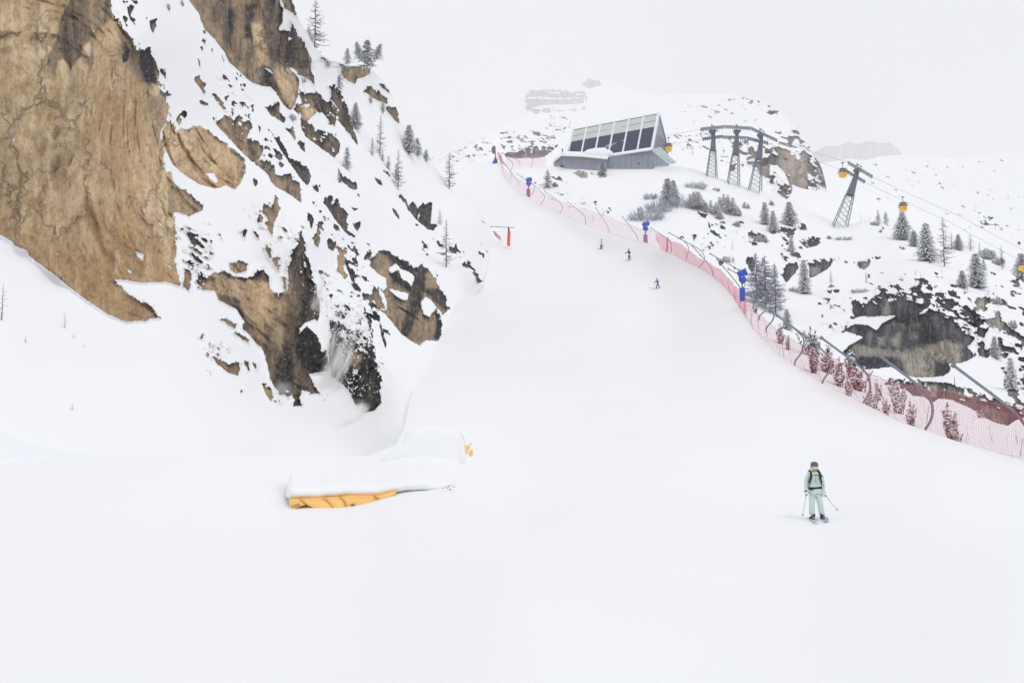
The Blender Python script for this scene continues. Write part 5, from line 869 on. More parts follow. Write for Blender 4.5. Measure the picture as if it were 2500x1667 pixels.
# ------------------------------------------------------------------ snow guns
def tilt(ax, ang): return Matrix.Rotation(ang, 3, ax)
def fan_gun(px, py, d, hpx, pad, label, yaw=0.0, drum=False, mesh_foot='orange_pad', frontal=False):
    s = hpx * d / F / 4.0; r = empty('snow_cannon', at(px, py, d), rz=yaw, label=label, cat='snow cannon', group='blue snow cannons along the piste'); r.scale = (s, s, s)
    b = MB(); b.box((0, 0, .70), (.62, .42, 1.6)); b.box((0, 0, 1.53), (.56, .36, .08)); b.build('pad', M[pad], r)
    b = MB()
    for sx in (-1, 1): b.tube([(sx * .16, 0, 1.45), (-sx * .14, 0, 2.25)], .05, 6)
    b.tube([(0, 0, 1.4), (0, 0, 2.4)], .10, 8); b.box((0, 0, 2.3), (.5, .4, .08)); b.build('mast', M['red' if pad == 'magenta_pad' else 'steel'], r)
    b = MB(); b.lathe([(.05, -.30), (.40, -.26), (.44, 0), (.42, .22), (.1, .3)], 14, (.12, 0, 2.62), tilt('X', R(70))); b.box((-.12, .05, 2.66), (.5, .5, .42)); b.build('control_box', M['blue'], r, True)
    rot = tilt('Z', R(20)) @ tilt('Y', R(68))
    h = MB()
    prof = [(.34, -.55), (.40, -.5), (.40, .35), (.46, .45), (.50, .62), (.44, .62), (.40, .4)]
    h.lathe(prof, 20, (0, -.05, 3.45), rot)
    for k in range(10):
        a = k * .628; h.tube([Vector((0, -.05, 3.45)) + rot @ Vector((math.cos(a) * .05, math.sin(a) * .05, .45)), Vector((0, -.05, 3.45)) + rot @ Vector((math.cos(a) * .42, math.sin(a) * .42, .5))], .02, 4)
    hd = h.build('fan_barrel', M['blue'], r, True)
    b = MB(); b.lathe([(.40, .52), (.38, .55), (.02, .5)], 16, (0, -.05, 3.45), rot); b.build('fan_grille', M['black'], hd)
    b = MB()
    for sx in (-1, 1): b.tube([(sx * .30, 0, 2.85), (sx * .46, 0, 3.1), (sx * .46, -.05, 3.45)], .045, 6)
    b.tube([(-.46, -.05, 3.95), (.46, -.05, 3.98)], .035, 6); b.tube([(-.46, -.05, 3.45), (-.46, -.05, 3.95)], .03, 6); b.tube([(.46, -.05, 3.45), (.46, -.05, 3.98)], .03, 6); b.build('yoke', M['steel'], r)
    b = MB(); b.ball((0, 0, 2.95), .2, 8, 5, (1.6, 1, .5)); b.ball((.1, 0, 3.93), .2, 8, 5, (1.9, .9, .3)); b.build('snow_cap', M['tree_snow'], r, True)
    b = MB(); b.tube([(.2, .1, 2.4), (.32, .1, 2.0), (.05, .2, 1.5)], .04, 6); b.build('hose', M['black'], r)
    return r
fan_gun(1813, 733, 108, 78, 'blue_pad', 'nearest blue snow cannon with a blue base pad behind the pink net', yaw=-.5)
fan_gun(1576, 594, 184, 56, 'purple_pad', 'blue snow cannon on a lilac padded base at the piste edge', yaw=.5)
fan_gun(1290, 480, 234, 49, 'magenta_pad', 'upper blue snow cannon with red mast and magenta pad', yaw=.6)
# covered gun at the piste top
r = empty('covered_snow_cannon', at(1209, 400, 266), label='snow cannon at the piste top under a dark grey cover', cat='snow cannon')
b = MB(); b.box((.02, 0, .85), (.42, .36, 1.7), tilt('Y', R(6))); b.build('base_pad', M['blue_pad'], r)
b = MB(); b.tube([(.1, 0, 1.6), (.05, 0, 2.6)], .12, 8); b.build('mast', M['blue'], r)
b = MB(); b.prism([(-.95, -.4, 3.9), (-.85, -.4, 3.1), (-.55, -.4, 2.6), (.12, -.4, 2.75), (.1, -.4, 4.0), (-.15, -.4, 4.5), (-.4, -.4, 4.45)], (0, .9, 0)); b.build('cover', M['pad_grey'], r)
b = MB(); b.prism([(-.75, .1, .1), (-.35, .1, 1.2), (.55, .1, 1.3), (.6, .1, .1)], (0, .3, 0)); b.build('side_guard', M['pad_grey'], r)
# lance with red-orange pad on the left
r = empty('snow_lance', at(1242, 596, 190), label='snow lance with a red orange pad and long dark arm left of the piste', cat='snow lance')
b = MB(); b.box((0, 0, 1.15), (.52, .5, 2.3), tilt('Y', R(3))); b.box((.02, 0, -.1), (.42, .45, .5), tilt('Y', R(20))); b.build('pad', M['orange_pad'], r)
b = MB(); b.tube([(0, 0, 2.1), (0, 0, 2.95)], .14, 8); b.build('mast', M['black'], r)
b = MB(); b.tube([(-2.95, 0, 3.12), (.95, 0, 2.95)], .06, 6); b.tube([(-2.95, 0, 3.12), (-3.2, 0, 3.15)], .09, 6); b.build('arm', M['steel_dark'], r)
net_span('safety_net', [(1207, 570, 1204, 562, 196), (1213, 578, 1211, 568, 195), (1224, 586, 1221, 579, 193)], 'net_red', 'scrap of red net on the left piste edge by the lance', belly=.1, group='piste safety nets')
# ------------------------------------------------------------------ gondola station
def Qd(p, q, u): return Vector(p).lerp(Vector(q), u)
st = empty('gondola_station', at(1592, 412, 284), label='grey lift station with a steep roof of dark solar panels', cat='building'); o0 = st.location.copy()
LB, RB, LT, RT_ = at(1383, 396.5, 291.6) - o0, at(1592, 363.5, 279) - o0, at(1399, 317, 301) - o0, at(1608, 277, 287) - o0
def roof(u, v, off=0.0):
    nrm = (RB - LB).cross(LT - LB).normalized()
    if nrm.y > 0: nrm = -nrm
    return LB.lerp(RB, u).lerp(LT.lerp(RT_, u), v) + nrm * off
def slab(b, u0, v0, u1, v1, lo, hi):
    q = [(u0, v0), (u1, v0), (u1, v1), (u0, v1)]; A_ = [roof(u, v, lo) for u, v in q]; B_ = [roof(u, v, hi) for u, v in q]
    b.add(A_ + B_, [(3, 2, 1, 0), (4, 5, 6, 7)] + [(i, (i + 1) % 4, 4 + (i + 1) % 4, 4 + i) for i in range(4)])
M['roof_sheet'] = simple('greenish_roof_sheeting', rgb(196, 202, 198), .6, var=.1, scale=1.5, snow=0.0)
m, t, bs, o = new_mat('solar_glass'); g = N(t, 'ShaderNodeNewGeometry'); wv = N(t, 'ShaderNodeTexWave', Scale=0.9, bands_direction='Z'); t.links.new(g.outputs['Position'], wv.inputs['Vector'])
fl = noise_n(t, 2.2, 4, 0.6, (1, 1, 3))
c = mix_n(t, ramp_n(t, wv.outputs['Fac'], 0.80, 1.0), rgb(40, 40, 72), rgb(64, 64, 96)); c = mix_n(t, ramp_n(t, fl, 0.73, 0.76), c, SNOW); t.links.new(c, bs.inputs['Base Color']); bs.inputs['Roughness'].default_value = .35; bs.inputs['Specular IOR Level'].default_value = .25; M['solar'] = m
def clad(name, col, sx):
    m, t, bs, o = new_mat(name); g = N(t, 'ShaderNodeNewGeometry'); mp_ = N(t, 'ShaderNodeMapping'); mp_.inputs['Scale'].default_value = (1, 0.3, 0); t.links.new(g.outputs['Position'], mp_.inputs[0])
    w = N(t, 'ShaderNodeTexWave', Scale=sx, Distortion=0.0); t.links.new(mp_.outputs[0], w.inputs['Vector'])
    c = mix_n(t, ramp_n(t, w.outputs['Fac'], 0.0, 0.12), tuple(x * .72 for x in col[:3]) + (1,), col); c = mix_n(t, ramp_n(t, noise_n(t, .5, 4, .6, (1, 1, .4)), .5, .75), c, tuple(min(1, x * 1.35) for x in col[:3]) + (1,))
    t.links.new(c, bs.inputs['Base Color']); bs.inputs['Roughness'].default_value = .55; bs.inputs['Specular IOR Level'].default_value = .2; return m
M['clad'] = clad('standing_seam_cladding', rgb(142, 150, 162), .22); M['clad2'] = clad('grey_boarding', rgb(150, 153, 164), .5)
b = MB(); slab(b, 0, 0, 1, .6, -.25, 0); rf = b.build('roof', M['clad'], st)
b = MB(); slab(b, 0, .6, 1, .985, -.12, 0); b.build('translucent_sheeting', M['roof_sheet'], rf)
for i in range(6):
    b = MB(); slab(b, i / 6 + .012, .02 if i > 2 else .1, (i + 1) / 6 - .012, .612, .02, .10); b.build('solar_panel', M['solar'], rf)
for i in range(7):
    b = MB(); u = i / 6; w = .009 if 0 < i < 6 else .014; slab(b, u - w, -.01, u + w, 1.035, -.05, .30 if i in (0, 6) else .2); b.build('roof_rib', M['white'], rf)
b = MB(); slab(b, .012, .785, .988, .80, .02, .06); b.build('purlin', M['steel'], rf)
b = MB(); slab(b, .0, .975, 1, .99, .02, .12); b.build('ridge_rail', M['steel'], rf)
b = MB(); slab(b, .44, -.03, 1.0, .022, -.1, .3); b.build('eave_snow', M['tree_snow'], rf)
# walls
F0, F1 = at(1480, 384, 285) - o0, at(1592.5, 367, 280.5) - o0; G0, G1_ = at(1480, 413, 285) - o0, at(1592.5, 420, 280.5) - o0
BK1 = at(1633, 402, 297) - o0; BKG = at(1633, 417, 297) - o0
b = MB(); b.prism([G0, G1_, F1, F0], (0.2, 1.5, 0)); b.build('front_wall', M['clad'], st)
b = MB(); b.prism([G1_ + Vector((.05, .02, 0)), BKG, BK1, F1 + Vector((.05, .02, 0))], (-.8, .5, 0)); b.build('side_wall', M['clad'], st)
# gable glazing and rear roof edge
AP = RT_; E1 = RB; RR = at(1629, 374, 299) - o0; RM = at(1624.5, 341, 294) - o0; LM = at(1601, 324, 284) - o0
b = MB(); b.prism([AP, LM, RM], (-.4, .3, 0)); b.build('gable', M['clad2'], st)
b = MB(); b.prism([LM, E1 + Vector((.3, .1, 0)), BK1, RR, RM], (-.5, .6, 0)); gl = b.build('gable_glazing', simple('station_glass', rgb(112, 124, 134), .3, var=.25, scale=.8), st)
b = MB()
for k in range(1, 6):
    v = k / 6; b.tube([LM.lerp(E1, v) + Vector((.3, -.15, 0)), RM.lerp(RR, v) + Vector((0, -.1, 0))], .09, 4)
b.build('glazing_bar', M['steel'], gl)
b = MB(); b.tube([AP, RM, RR, BK1], .28, 6); b.build('rear_rake', M['steel'], st)
# glass canopy
c0, c1, c2, c3 = at(1592, 367, 279.5) - o0, at(1611, 361, 279) - o0, at(1652, 397, 274) - o0, at(1634, 401, 276) - o0
b = MB(); b.prism([c0, c1, c2, c3], (0, 0, -.12)); cn = b.build('glass_canopy', M['canopy_glass'], st)
b = MB(); b.tube([c0, c1, c2, c3, c0], .11, 5)
for k in (1, 2): b.tube([c0.lerp(c3, k / 3), c1.lerp(c2, k / 3)], .07, 4)
b.build('canopy_frame', M['white'], cn)
# low annex with its deep snow roof
a0, a1, a2, a3 = at(1375, 379.5, 283) - o0, at(1480, 387.5, 282) - o0, at(1481, 414, 282) - o0, at(1375, 415, 283) - o0
b = MB(); b.prism([a3, a2, a1, a0], (.3, 6, 0)); an = b.build('annex_wall', M['clad2'], st)
l0, l1 = at(1352.5, 393, 295) - o0, at(1352.5, 408, 295) - o0
b = MB(); b.prism([l1, a3 + Vector((0, .1, 0)), a0 + Vector((0, .1, 0)), l0], (.4, 2, 0)); b.build('annex_side_wall', M['clad2'], st)
b = MB()
prof = [at(1350, 393.5, 294), at(1371, 376, 281.5), at(1420, 378, 281), at(1484, 384.5, 280.5)]
topl = [at(1353, 386, 299), at(1376, 372.5, 288), at(1420, 374, 288), at(1486, 379, 287)]
bk = [at(1366, 378, 306), at(1386, 369.5, 292), at(1440, 371.5, 291), at(1490, 377, 289)]
lip = [p + Vector((0, 0, -.55)) for p in prof]
rows = [lip, prof, topl, bk]; V = [p - o0 for r_ in rows for p in r_]; Fq = [(i * 4 + j, i * 4 + j + 1, (i + 1) * 4 + j + 1, (i + 1) * 4 + j) for i in range(3) for j in range(3)]
b.add(V, Fq); asn = b.build('annex_snow', M['tree_snow'], st, True)
sub = asn.modifiers.new('sub', 'SUBSURF'); sub.levels = sub.render_levels = 2; sub.subdivision_type = 'SIMPLE'
b = MB(); b.prism([at(1351, 394, 295) - o0, at(1374, 374, 290) - o0, at(1384, 372, 289) - o0, at(1397, 338, 299) - o0, at(1393, 342, 303) - o0], (0, 2.5, -1)); b.build('snow_wing', M['tree_snow'], st)
b = MB()
for (x, y, r_) in ((1446, 375, 1.9), (1462, 374, 2.1), (1478, 376, 1.8), (1455, 369, 1.3), (1471, 368, 1.2), (1437, 378, 1.4)):
    b.ball(at(x, y, 284.5) - o0, r_ * .8, 12, 8, (1.5, 1, .8))
b.build('snow_heap', M['tree_snow'], rf, True)
b = MB(); b.tube([at(1373, 372, 281) - o0, at(1372.5, 365, 281) - o0], .12, 6); b.ball(at(1372.5, 365, 281) - o0, .22, 8, 5); b.build('vent', M['black'], st)
b = MB(); b.tube([at(1559, 398, 281.6) - o0, at(1561, 401, 281.6) - o0], .16, 6); b.build('wall_lamp', M['black'], st)
b = MB()
for k in range(3): b.tube([at(1358 + k * 6, 399 + k * 1.5, 286) - o0, at(1370 + k * 2, 392 + k * 4, 284) - o0], .1, 5)
b.build('stair_rail', M['steel_dark'], st)
b = MB(); b.box((0, 0, .35), (1.0, .5, .3)); b.box((.1, 0, .6), (.5, .4, .25)); o = b.build('plough_blade', M['black']); o.location = at(1372, 409.5, 281); prop(o, 'small dark box in the snow at the annex corner', 'box')
# ------------------------------------------------------------------ lift towers
def tower(px, py, tx, ty, d, label, head=True):
    """Lattice base that narrows to a closed shaft, in the lean it has."""
    base = at(px, py, d); top = at(tx, ty, d) - base; H = top.length; ax = top.normalized()
    r = empty('lift_tower', base, label=label, cat='lift tower', group='grey steel towers of the gondola')
    side = ax.cross(Vector((0, 1, 0))).normalized(); fw = side.cross(ax).normalized(); W0 = H * .10; W1 = H * .02; hz = .56
    P = lambda sx, sy, v: ax * (H * v) + (side * sx + fw * sy) * (W0 + (W1 - W0) * min(1, v / .95))
    for sx, sy in ((-1, -1), (1, -1), (1, 1), (-1, 1)):
        b = MB(); b.tube([P(sx, sy, -.05), P(sx, sy, hz)], .095, 5); b.build('leg', M['steel_dark'], r)
    b = MB(); n = 7
    for k in range(n):
        v0, v1 = hz * k / n, hz * (k + 1) / n
        for (a, c) in (((-1, -1), (1, -1)), ((1, -1), (1, 1)), ((1, 1), (-1, 1)), ((-1, 1), (-1, -1))):
            b.tube([P(*a, v0), P(*c, v1)], .045, 4, cap=False); b.tube([P(*c, v0), P(*a, v1)], .045, 4, cap=False)
    b.build('lattice', M['steel_dark'], r)
    b = MB(); ring = lambda v: [P(-1, -1, v), P(1, -1, v), P(1, 1, v), P(-1, 1, v)]
    q = ring(hz - .01) + ring(1.0); b.add(q, [(0, 1, 5, 4), (1, 2, 6, 5), (2, 3, 7, 6), (3, 0, 4, 7), (4, 5, 6, 7)]); b.build('shaft', M['steel_dark'], r)
    return r, base
T1, b1 = tower(1737, 432, 1743, 316, 276, 'left lift tower of the group of three, standing upright'); T2, b2 = tower(1790, 452, 1800, 318, 274, 'middle lift tower of the group of three'); T3, b3 = tower(1843, 463, 1860, 330, 272, 'right lift tower of the group of three, leaning right')
T4, b4 = tower(2048, 560, 2096, 410, 262, 'lone lift tower on the right leaning towards the rounded summit')
def beam(T, base, a, c, d, name, n=10, w=.30, hgt=.34, rollers=0, side=0.0):
    p, q = at(*a, d) - base, at(*c, d) - base; up = Vector((0, 0, hgt)); fy = Vector((0, w, 0)); s_ = Vector((0, side, 0)); b = MB()
    for off in (s_ - fy, s_ + fy):
        b.tube([p + off, q + off], .065, 5); b.tube([p + off + up, q + off + up], .065, 5)
        for k in range(n):
            b.tube([p.lerp(q, k / n) + off, p.lerp(q, (k + 1) / n) + off + up], .05, 4, cap=False); b.tube([p.lerp(q, k / n) + off + up, p.lerp(q, (k + 1) / n) + off], .05, 4, cap=False)
    for k in range(n + 1): b.tube([p.lerp(q, k / n) + s_ - fy + up, p.lerp(q, k / n) + s_ + fy + up], .05, 4, cap=False)
    o = b.build(name, M['steel_dark'], T)
    if rollers:
        r = MB()
        for k in range(rollers): r.lathe([(.05, -.08), (.2, -.08), (.17, 0), (.2, .08), (.05, .08)], 10, p.lerp(q, (k + .5) / rollers) + s_ + Vector((0, 0, -.28)), tilt('X', R(90)))
        r.build('sheave_train', M['steel'], o)
    return o
beam(T1, b1, (1707, 322), (1766, 316), 276, 'crossbeam', 9, rollers=12, side=-2.0); beam(T1, b1, (1718, 335), (1768, 328), 276, 'service_beam', 8, rollers=10, side=2.0)
beam(T2, b2, (1767, 316), (1828, 320), 274, 'crossbeam', 9, rollers=12, side=-2.0); beam(T2, b2, (1768, 330), (1826, 332), 274, 'service_beam', 8, rollers=10, side=2.0)
beam(T3, b3, (1829, 320), (1893, 350), 272, 'crossbeam', 9, rollers=12, side=-2.0); beam(T3, b3, (1827, 332), (1880, 345), 272, 'service_beam', 8, rollers=10, side=2.0)
beam(T4, b4, (2064, 403), (2124, 438), 262, 'crossbeam', 9, rollers=12, side=-2.0); beam(T4, b4, (2068, 411), (2118, 440), 262, 'service_beam', 8, rollers=10, side=2.0)
for T, bb, x, y, d in ((T1, b1, 1741, 313, 276), (T2, b2, 1801, 313, 274), (T3, b3, 1859, 322, 272), (T4, b4, 2096, 408, 262)):
    b = MB(); b.tube([at(x - 3, y + 2, d) - bb, at(x - 4, y - 9, d) - bb], .13, 5); b.tube([at(x - 4, y - 8, d) - bb, at(x + 9, y + 1, d) - bb], .12, 5); b.build('davit', M['steel_dark'], T)
    b = MB(); b.prism([at(x - 8, y + 3, d - 1) - bb, at(x + 10, y + 5, d - 1) - bb, at(x + 3, y + 12, d - 1) - bb, at(x - 2, y + 12, d - 1) - bb], (0, 2, 0)); b.build('head_plate', M['steel_dark'], T)
# haul ropes
def rope(pts, label, r=.032, side=0.0):
    P = []
    for (x0, y0, d0), (x1, y1, d1) in zip(pts, pts[1:]):
        a, c = at(x0, y0, d0) + Vector((0, side, 0)), at(x1, y1, d1) + Vector((0, side, 0)); n = 12; L_ = (c - a).length
        for k in range(n + (1 if (x1, y1, d1) == pts[-1] else 0)):
            u = k / n; P.append(a.lerp(c, u) - Vector((0, 0, .00025 * L_ * L_ * 4 * u * (1 - u))))
    b = MB(); b.tube(P, r, 5); o = b.build('haul_rope', M['cable']); prop(o, label, 'cable', 'haul ropes of the gondola lift')
rope([(1612, 338, 285), (1707, 322, 276), (1767, 315, 275), (1829, 320, 273), (1893, 350, 271), (2064, 402, 262), (2124, 437, 261), (2330, 530, 260), (2560, 650, 262)], 'upper rope from the station over the four towers to the right edge', side=-2)
rope([(1614, 350, 290), (1718, 335, 276), (1768, 328, 275), (1827, 332, 273), (1880, 345, 271), (2066, 411, 262), (2120, 441, 261), (2320, 535, 260), (2560, 662, 262)], 'lower rope from the station over the four towers to the right edge', side=2)
# ------------------------------------------------------------------ gondola cabins
def cabin(cx_, cyb, d, hpx, label, hang=14, yaw=0.0):
    s = hpx * d / F / 2.3; r = empty('gondola_cabin', at(cx_, cyb, d), rz=yaw, label=label, cat='gondola cabin', group='yellow cabins of the gondola lift'); r.scale = (s,) * 3
    def ring(w, dpt, z, n=20, e=.45):
        w *= .86
        return [(math.copysign(abs(math.cos(a)) ** e, math.cos(a)) * w, math.copysign(abs(math.sin(a)) ** e, math.sin(a)) * dpt, z) for a in [2 * math.pi * k / n for k in range(n)]]
    def shell(levels, name, mat, par):
        b = MB(); n = 20; V = [v for l in levels for v in ring(*l)]
        b.add(V, [(i * n + k, i * n + (k + 1) % n, (i + 1) * n + (k + 1) % n, (i + 1) * n + k) for i in range(len(levels) - 1) for k in range(n)] + [tuple(range(n))[::-1], tuple((len(levels) - 1) * n + k for k in range(n))])
        return b.build(name, mat, par, True)
    body = shell([(.70, .60, 0), (.92, .80, .10), (1.02, .90, .45), (1.05, .92, 1.1)], 'body', M['yellow'], r)
    shell([(1.04, .91, 1.11), (1.02, .88, 1.5), (.86, .74, 2.05)], 'window_band', M['cabin_glass'], r)
    shell([(.88, .76, 2.05), (.80, .68, 2.2), (.5, .4, 2.3)], 'roof', M['pad_grey'], r)
    b = MB()
    for x in (-.98, -.02, .98): b.tube([(x, -.90, 1.1), (x * .85, -.76, 2.08)], .045, 5); b.tube([(x, .90, .95), (x * .85, .76, 2.08)], .045, 5)
    b.build('door_post', M['black'], r)
    b = MB(); b.box((0, -.905, .62), (.9, .03, .14)); b.build('emblem', M['black'], body)
    b = MB(); b.tube([(0, 0, 2.25), (0, 0, 2.3 + hang * .055), (0.05, .1, 2.3 + hang * .1)], .07, 6); b.box((.05, .1, 2.3 + hang * .1), (.6, .25, .25)); b.build('hanger', M['steel_dark'], r)
cabin(1632.5, 370, 280, 21, 'yellow cabin just leaving the lift station', 16); cabin(1803.5, 363.5, 279, 14, 'yellow cabin half hidden behind the middle tower', 9, 1.2); cabin(2058, 433.5, 262, 23.5, 'yellow cabin left of the lone tower head', 14); cabin(2205, 516, 258, 23, 'yellow cabin hanging above a snowy pine', 13); cabin(2498, 661, 258, 25, 'yellow cabin cut by the right edge', 13)
# ------------------------------------------------------------------ orange pads under the snow cornice
def sn_at(x, y, d): return at(x, y, d)
lip_pts = [(700, 1212), (740, 1214), (800, 1209), (860, 1207), (920, 1206), (955, 1200), (990, 1194), (1030, 1190), (1065, 1195), (1100, 1190)]
rows_ = []
for du, dy, z in ((.25, 26, -.1), (-.02, 8, 0), (-.12, -2, 0), (-.1, -12, 0), (.1, -22, 0), (1.0, -42, 0), (3.0, -70, 0)):
    rows_.append([at(x, y + dy + 1.5 * math.sin(x * .09 + dy), 36.2 + du) for x, y in lip_pts])
V = []; ncol = len(lip_pts)
# the cornice: a thick rounded layer of snow whose lip overhangs the pads
cs = MB(); cols = 60; xs_ = np.linspace(697, 1112, cols); ly = np.interp(xs_, [p[0] for p in lip_pts], [p[1] for p in lip_pts])
prof = [(1.2, 4, 1), (.15, 6, 1), (-.10, 2, 1), (-.22, -5, 1), (-.20, -13, 1), (-.05, -20, 1), (.35, -27, 1), (1.4, -40, .8), (3.2, -58, .5)]
for i, x in enumerate(xs_):
    e = min(1, (x - 697) / 14, (1112 - x) / 70); e = max(0, e) ** .5; wob = 2.2 * math.sin(x * .05) + 1.3 * math.sin(x * .13 + 1)
    for du, dy, k in prof:
        yy = ly[i] + dy * e + wob * .5 * e; dd_ = 36.4 + du * e + (1 - e) * 0.9
        V.append(at(x, yy, dd_))
npf = len(prof); cs.add(V, [(i * npf + j, (i + 1) * npf + j, (i + 1) * npf + j + 1, i * npf + j + 1) for i in range(cols - 1) for j in range(npf - 1)])
o = cs.build('snow_cornice', M['snow'], None, True); prop(o, 'thick rounded snow cornice overhanging the orange pads', 'snow bank')
def mound(name, pts, d, thick, label):
    b = MB(); q = [at(x, y, d) for x, y in pts]; c = sum(q, Vector()) / len(q); n = len(q); V = []
    for k, (sc_, dy) in enumerate(((1.0, thick * .6), (1.0, thick * .25), (.985, .1), (.93, -.12), (.8, -.2), (.4, -.25))):
        V += [c + (p - c) * sc_ + Vector((0, dy, 0)) for p in q]
    b.add(V, [(i * n + k, i * n + (k + 1) % n, (i + 1) * n + (k + 1) % n, (i + 1) * n + k) for i in range(5) for k in range(n)] + [tuple(range(n))[::-1], tuple(5 * n + k for k in range(n))])
    o = b.build(name, M['snow'], None, True); prop(o, label, 'snow bank'); return o
mound('snow_mound', [(915, 1150), (930, 1118), (955, 1098), (980, 1085), (984, 1072), (990, 1056), (1000, 1046), (1015, 1042), (1060, 1041), (1105, 1043), (1118, 1049), (1124, 1064), (1128, 1090), (1136, 1130), (1130, 1180)], 43.5, 6.0, 'block of snow with a flat top standing beside the gully')
m, t, bs, o = new_mat('orange_foam_cover'); n_ = noise_n(t, 1.5, 3)
c = mix_n(t, n_, rgb(255, 200, 112), rgb(255, 214, 140)); t.links.new(c, bs.inputs['Base Color']); bs.inputs['Roughness'].default_value = .6; M['mat_orange'] = m
def crash_pad(pts, label, seam=True):
    """Padded mat: its outline in the snow face, given real thickness and a soft front."""
    d = 36.15; q = [at(x, y, d) for x, y in pts]; c = sum(q, Vector()) / len(q); r = empty('crash_pad', c, label=label, cat='crash pad', group='orange crash pads under the snow'); n = len(q); V = []
    for sc_, dy in ((1.0, .35), (1.0, .05), (.94, -.05), (.6, -.09)): V += [(p - c) * sc_ + Vector((0, dy, 0)) for p in q]
    b = MB(); b.add(V, [(i * n + k, i * n + (k + 1) % n, (i + 1) * n + (k + 1) % n, (i + 1) * n + k) for i in range(3) for k in range(n)] + [tuple(3 * n + k for k in range(n))]); b.build('cushion', M['mat_orange'], r, True)
    return r, c
M['seam'] = simple('seam', rgb(232, 166, 74), .7)
pads = [([(704, 1217), (728, 1216), (738, 1224), (746, 1232), (734, 1235), (724, 1240), (711, 1247)], 'leftmost orange pad with a torn corner and small dark lettering'), ([(729, 1215.5), (785, 1214.5), (800, 1222), (810, 1233), (816, 1245), (790, 1243), (772, 1242), (752, 1234), (741, 1226)], 'second orange pad from the left, drooping in the middle'),
        ([(786, 1214.5), (826, 1211), (838, 1222), (846, 1238), (832, 1246), (817, 1245.5), (809, 1231), (798, 1221)], 'third orange pad, the tallest strip in the middle'), ([(827, 1211), (872, 1207), (910, 1209), (926, 1222), (900, 1230), (872, 1236), (846, 1238), (839, 1222)], 'fourth orange pad with a dark printed square'),
        ([(911, 1209), (930, 1206), (945, 1202), (968, 1196), (966, 1206), (952, 1214), (927, 1221)], 'last orange pad narrowing into the snow on the right')]
roots = [crash_pad(p, lb) for p, lb in pads]
for (r, c), pp in zip(roots, pads):
    b = MB(); q = pp[0]; k = max(range(len(q)), key=lambda i: q[i][0] + q[i][1] * .3)
    e = [at(x, y, 36.05) - c for x, y in q[1:k + 1]]
    if len(e) > 1: b.tube(e, .007, 5); b.build('piping', M['seam'], r)
def text_on(s, x, y, d, size, parent, o0, name='lettering', rz=0):
    cu = bpy.data.curves.new(name, 'FONT'); cu.body = s; cu.size = size; cu.extrude = .004; cu.align_x = 'CENTER'; cu.align_y = 'CENTER'; cu.materials.append(M['black'])
    tmp = bpy.data.objects.new(name, cu); COL.objects.link(tmp); me = bpy.data.meshes.new_from_object(tmp.evaluated_get(bpy.context.evaluated_depsgraph_get())); bpy.data.objects.remove(tmp)
    o = bpy.data.objects.new(name, me); COL.objects.link(o); o.parent = parent; o.location = at(x, y, d) - o0; o.rotation_euler = (R(90), R(rz), 0); return o
text_on('Liski', 722, 1233, 36.0, .15, roots[0][0], roots[0][1], rz=-8); 
b = MB(); cc = roots[3][1]
for a_, c_ in (((856, 1230), (858, 1234)), ((858, 1234), (864, 1234)), ((864, 1234), (865, 1229)), ((860, 1230), (862, 1233))): b.tube([at(*a_, 36.0) - cc, at(*c_, 36.0) - cc], .012, 4)
b.build('printed_square', M['black'], roots[3][0])
b = MB(); b.tube([at(x, y, 36.0) for x, y in ((706, 1217), (740, 1216), (785, 1214), (826, 1212), (827, 1208), (872, 1207.5), (912, 1208), (930, 1206))], .016, 5); o = b.build('pad_rope', M['seam']); prop(o, 'orange brown rope along the top of the pads', 'rope')
o = None
b = MB(); rnd = random.Random(5)
for k in range(9):
    x = 1092 + rnd.uniform(-10, 16); y = 1190 + rnd.uniform(-5, 8) - (x - 1092) * .3; b.tube([at(x, y, 36.1), at(x + rnd.uniform(-5, 6), y + rnd.uniform(-3, 3), 36.0)], .012, 4)
o = b.build('debris', simple('faded_straps', rgb(176, 120, 110), .8)); prop(o, 'reddish torn straps poking from the snow right of the pads', 'strap')
b = MB(); c = at(1146, 1096, 43)
for k in range(7): b.ball(c + Vector((rnd.uniform(-.12, .12), rnd.uniform(-.1, .1), rnd.uniform(-.22, .2))), rnd.uniform(.05, .1), 6, 4)
o = b.build('foam_scrap', M['mat_orange']); prop(o, 'small scrap of orange foam right of the snow block', 'foam scrap')
# ------------------------------------------------------------------ people
M['mint'] = simple('mint_fabric', rgb(204, 222, 214), .8, var=.05, scale=9, bump=.35, spec=.15); M['mint_dark'] = simple('mint_seam', rgb(128, 176, 158), .8)
M['helmet'] = simple('slate_blue_helmet', rgb(84, 92, 128), .5, var=.06); M['skin'] = simple('skin', rgb(214, 170, 150), .6, var=.05); M['hair'] = simple('brown_hair', rgb(62, 50, 48), .7, var=.3, scale=30)
M['lens'] = simple('yellow_lens', rgb(236, 214, 60), .15, var=.1, scale=12); M['strap'] = simple('black_webbing', rgb(22, 30, 32), .7); M['navy'] = simple('navy_fabric', rgb(36, 42, 62), .8); M['boot'] = simple('white_boot', rgb(222, 222, 232), .5, var=.05)
M['glove'] = simple('white_glove', rgb(232, 226, 234), .8, var=.05); M['royal'] = simple('royal_blue_fabric', rgb(62, 72, 172), .8); M['offwhite'] = simple('pale_fabric', rgb(206, 210, 222), .8); M['basket'] = simple('pink_basket', rgb(238, 150, 160), .6); M['ski'] = simple('ski_topsheet', rgb(206, 206, 218), .4, var=.15, scale=8)
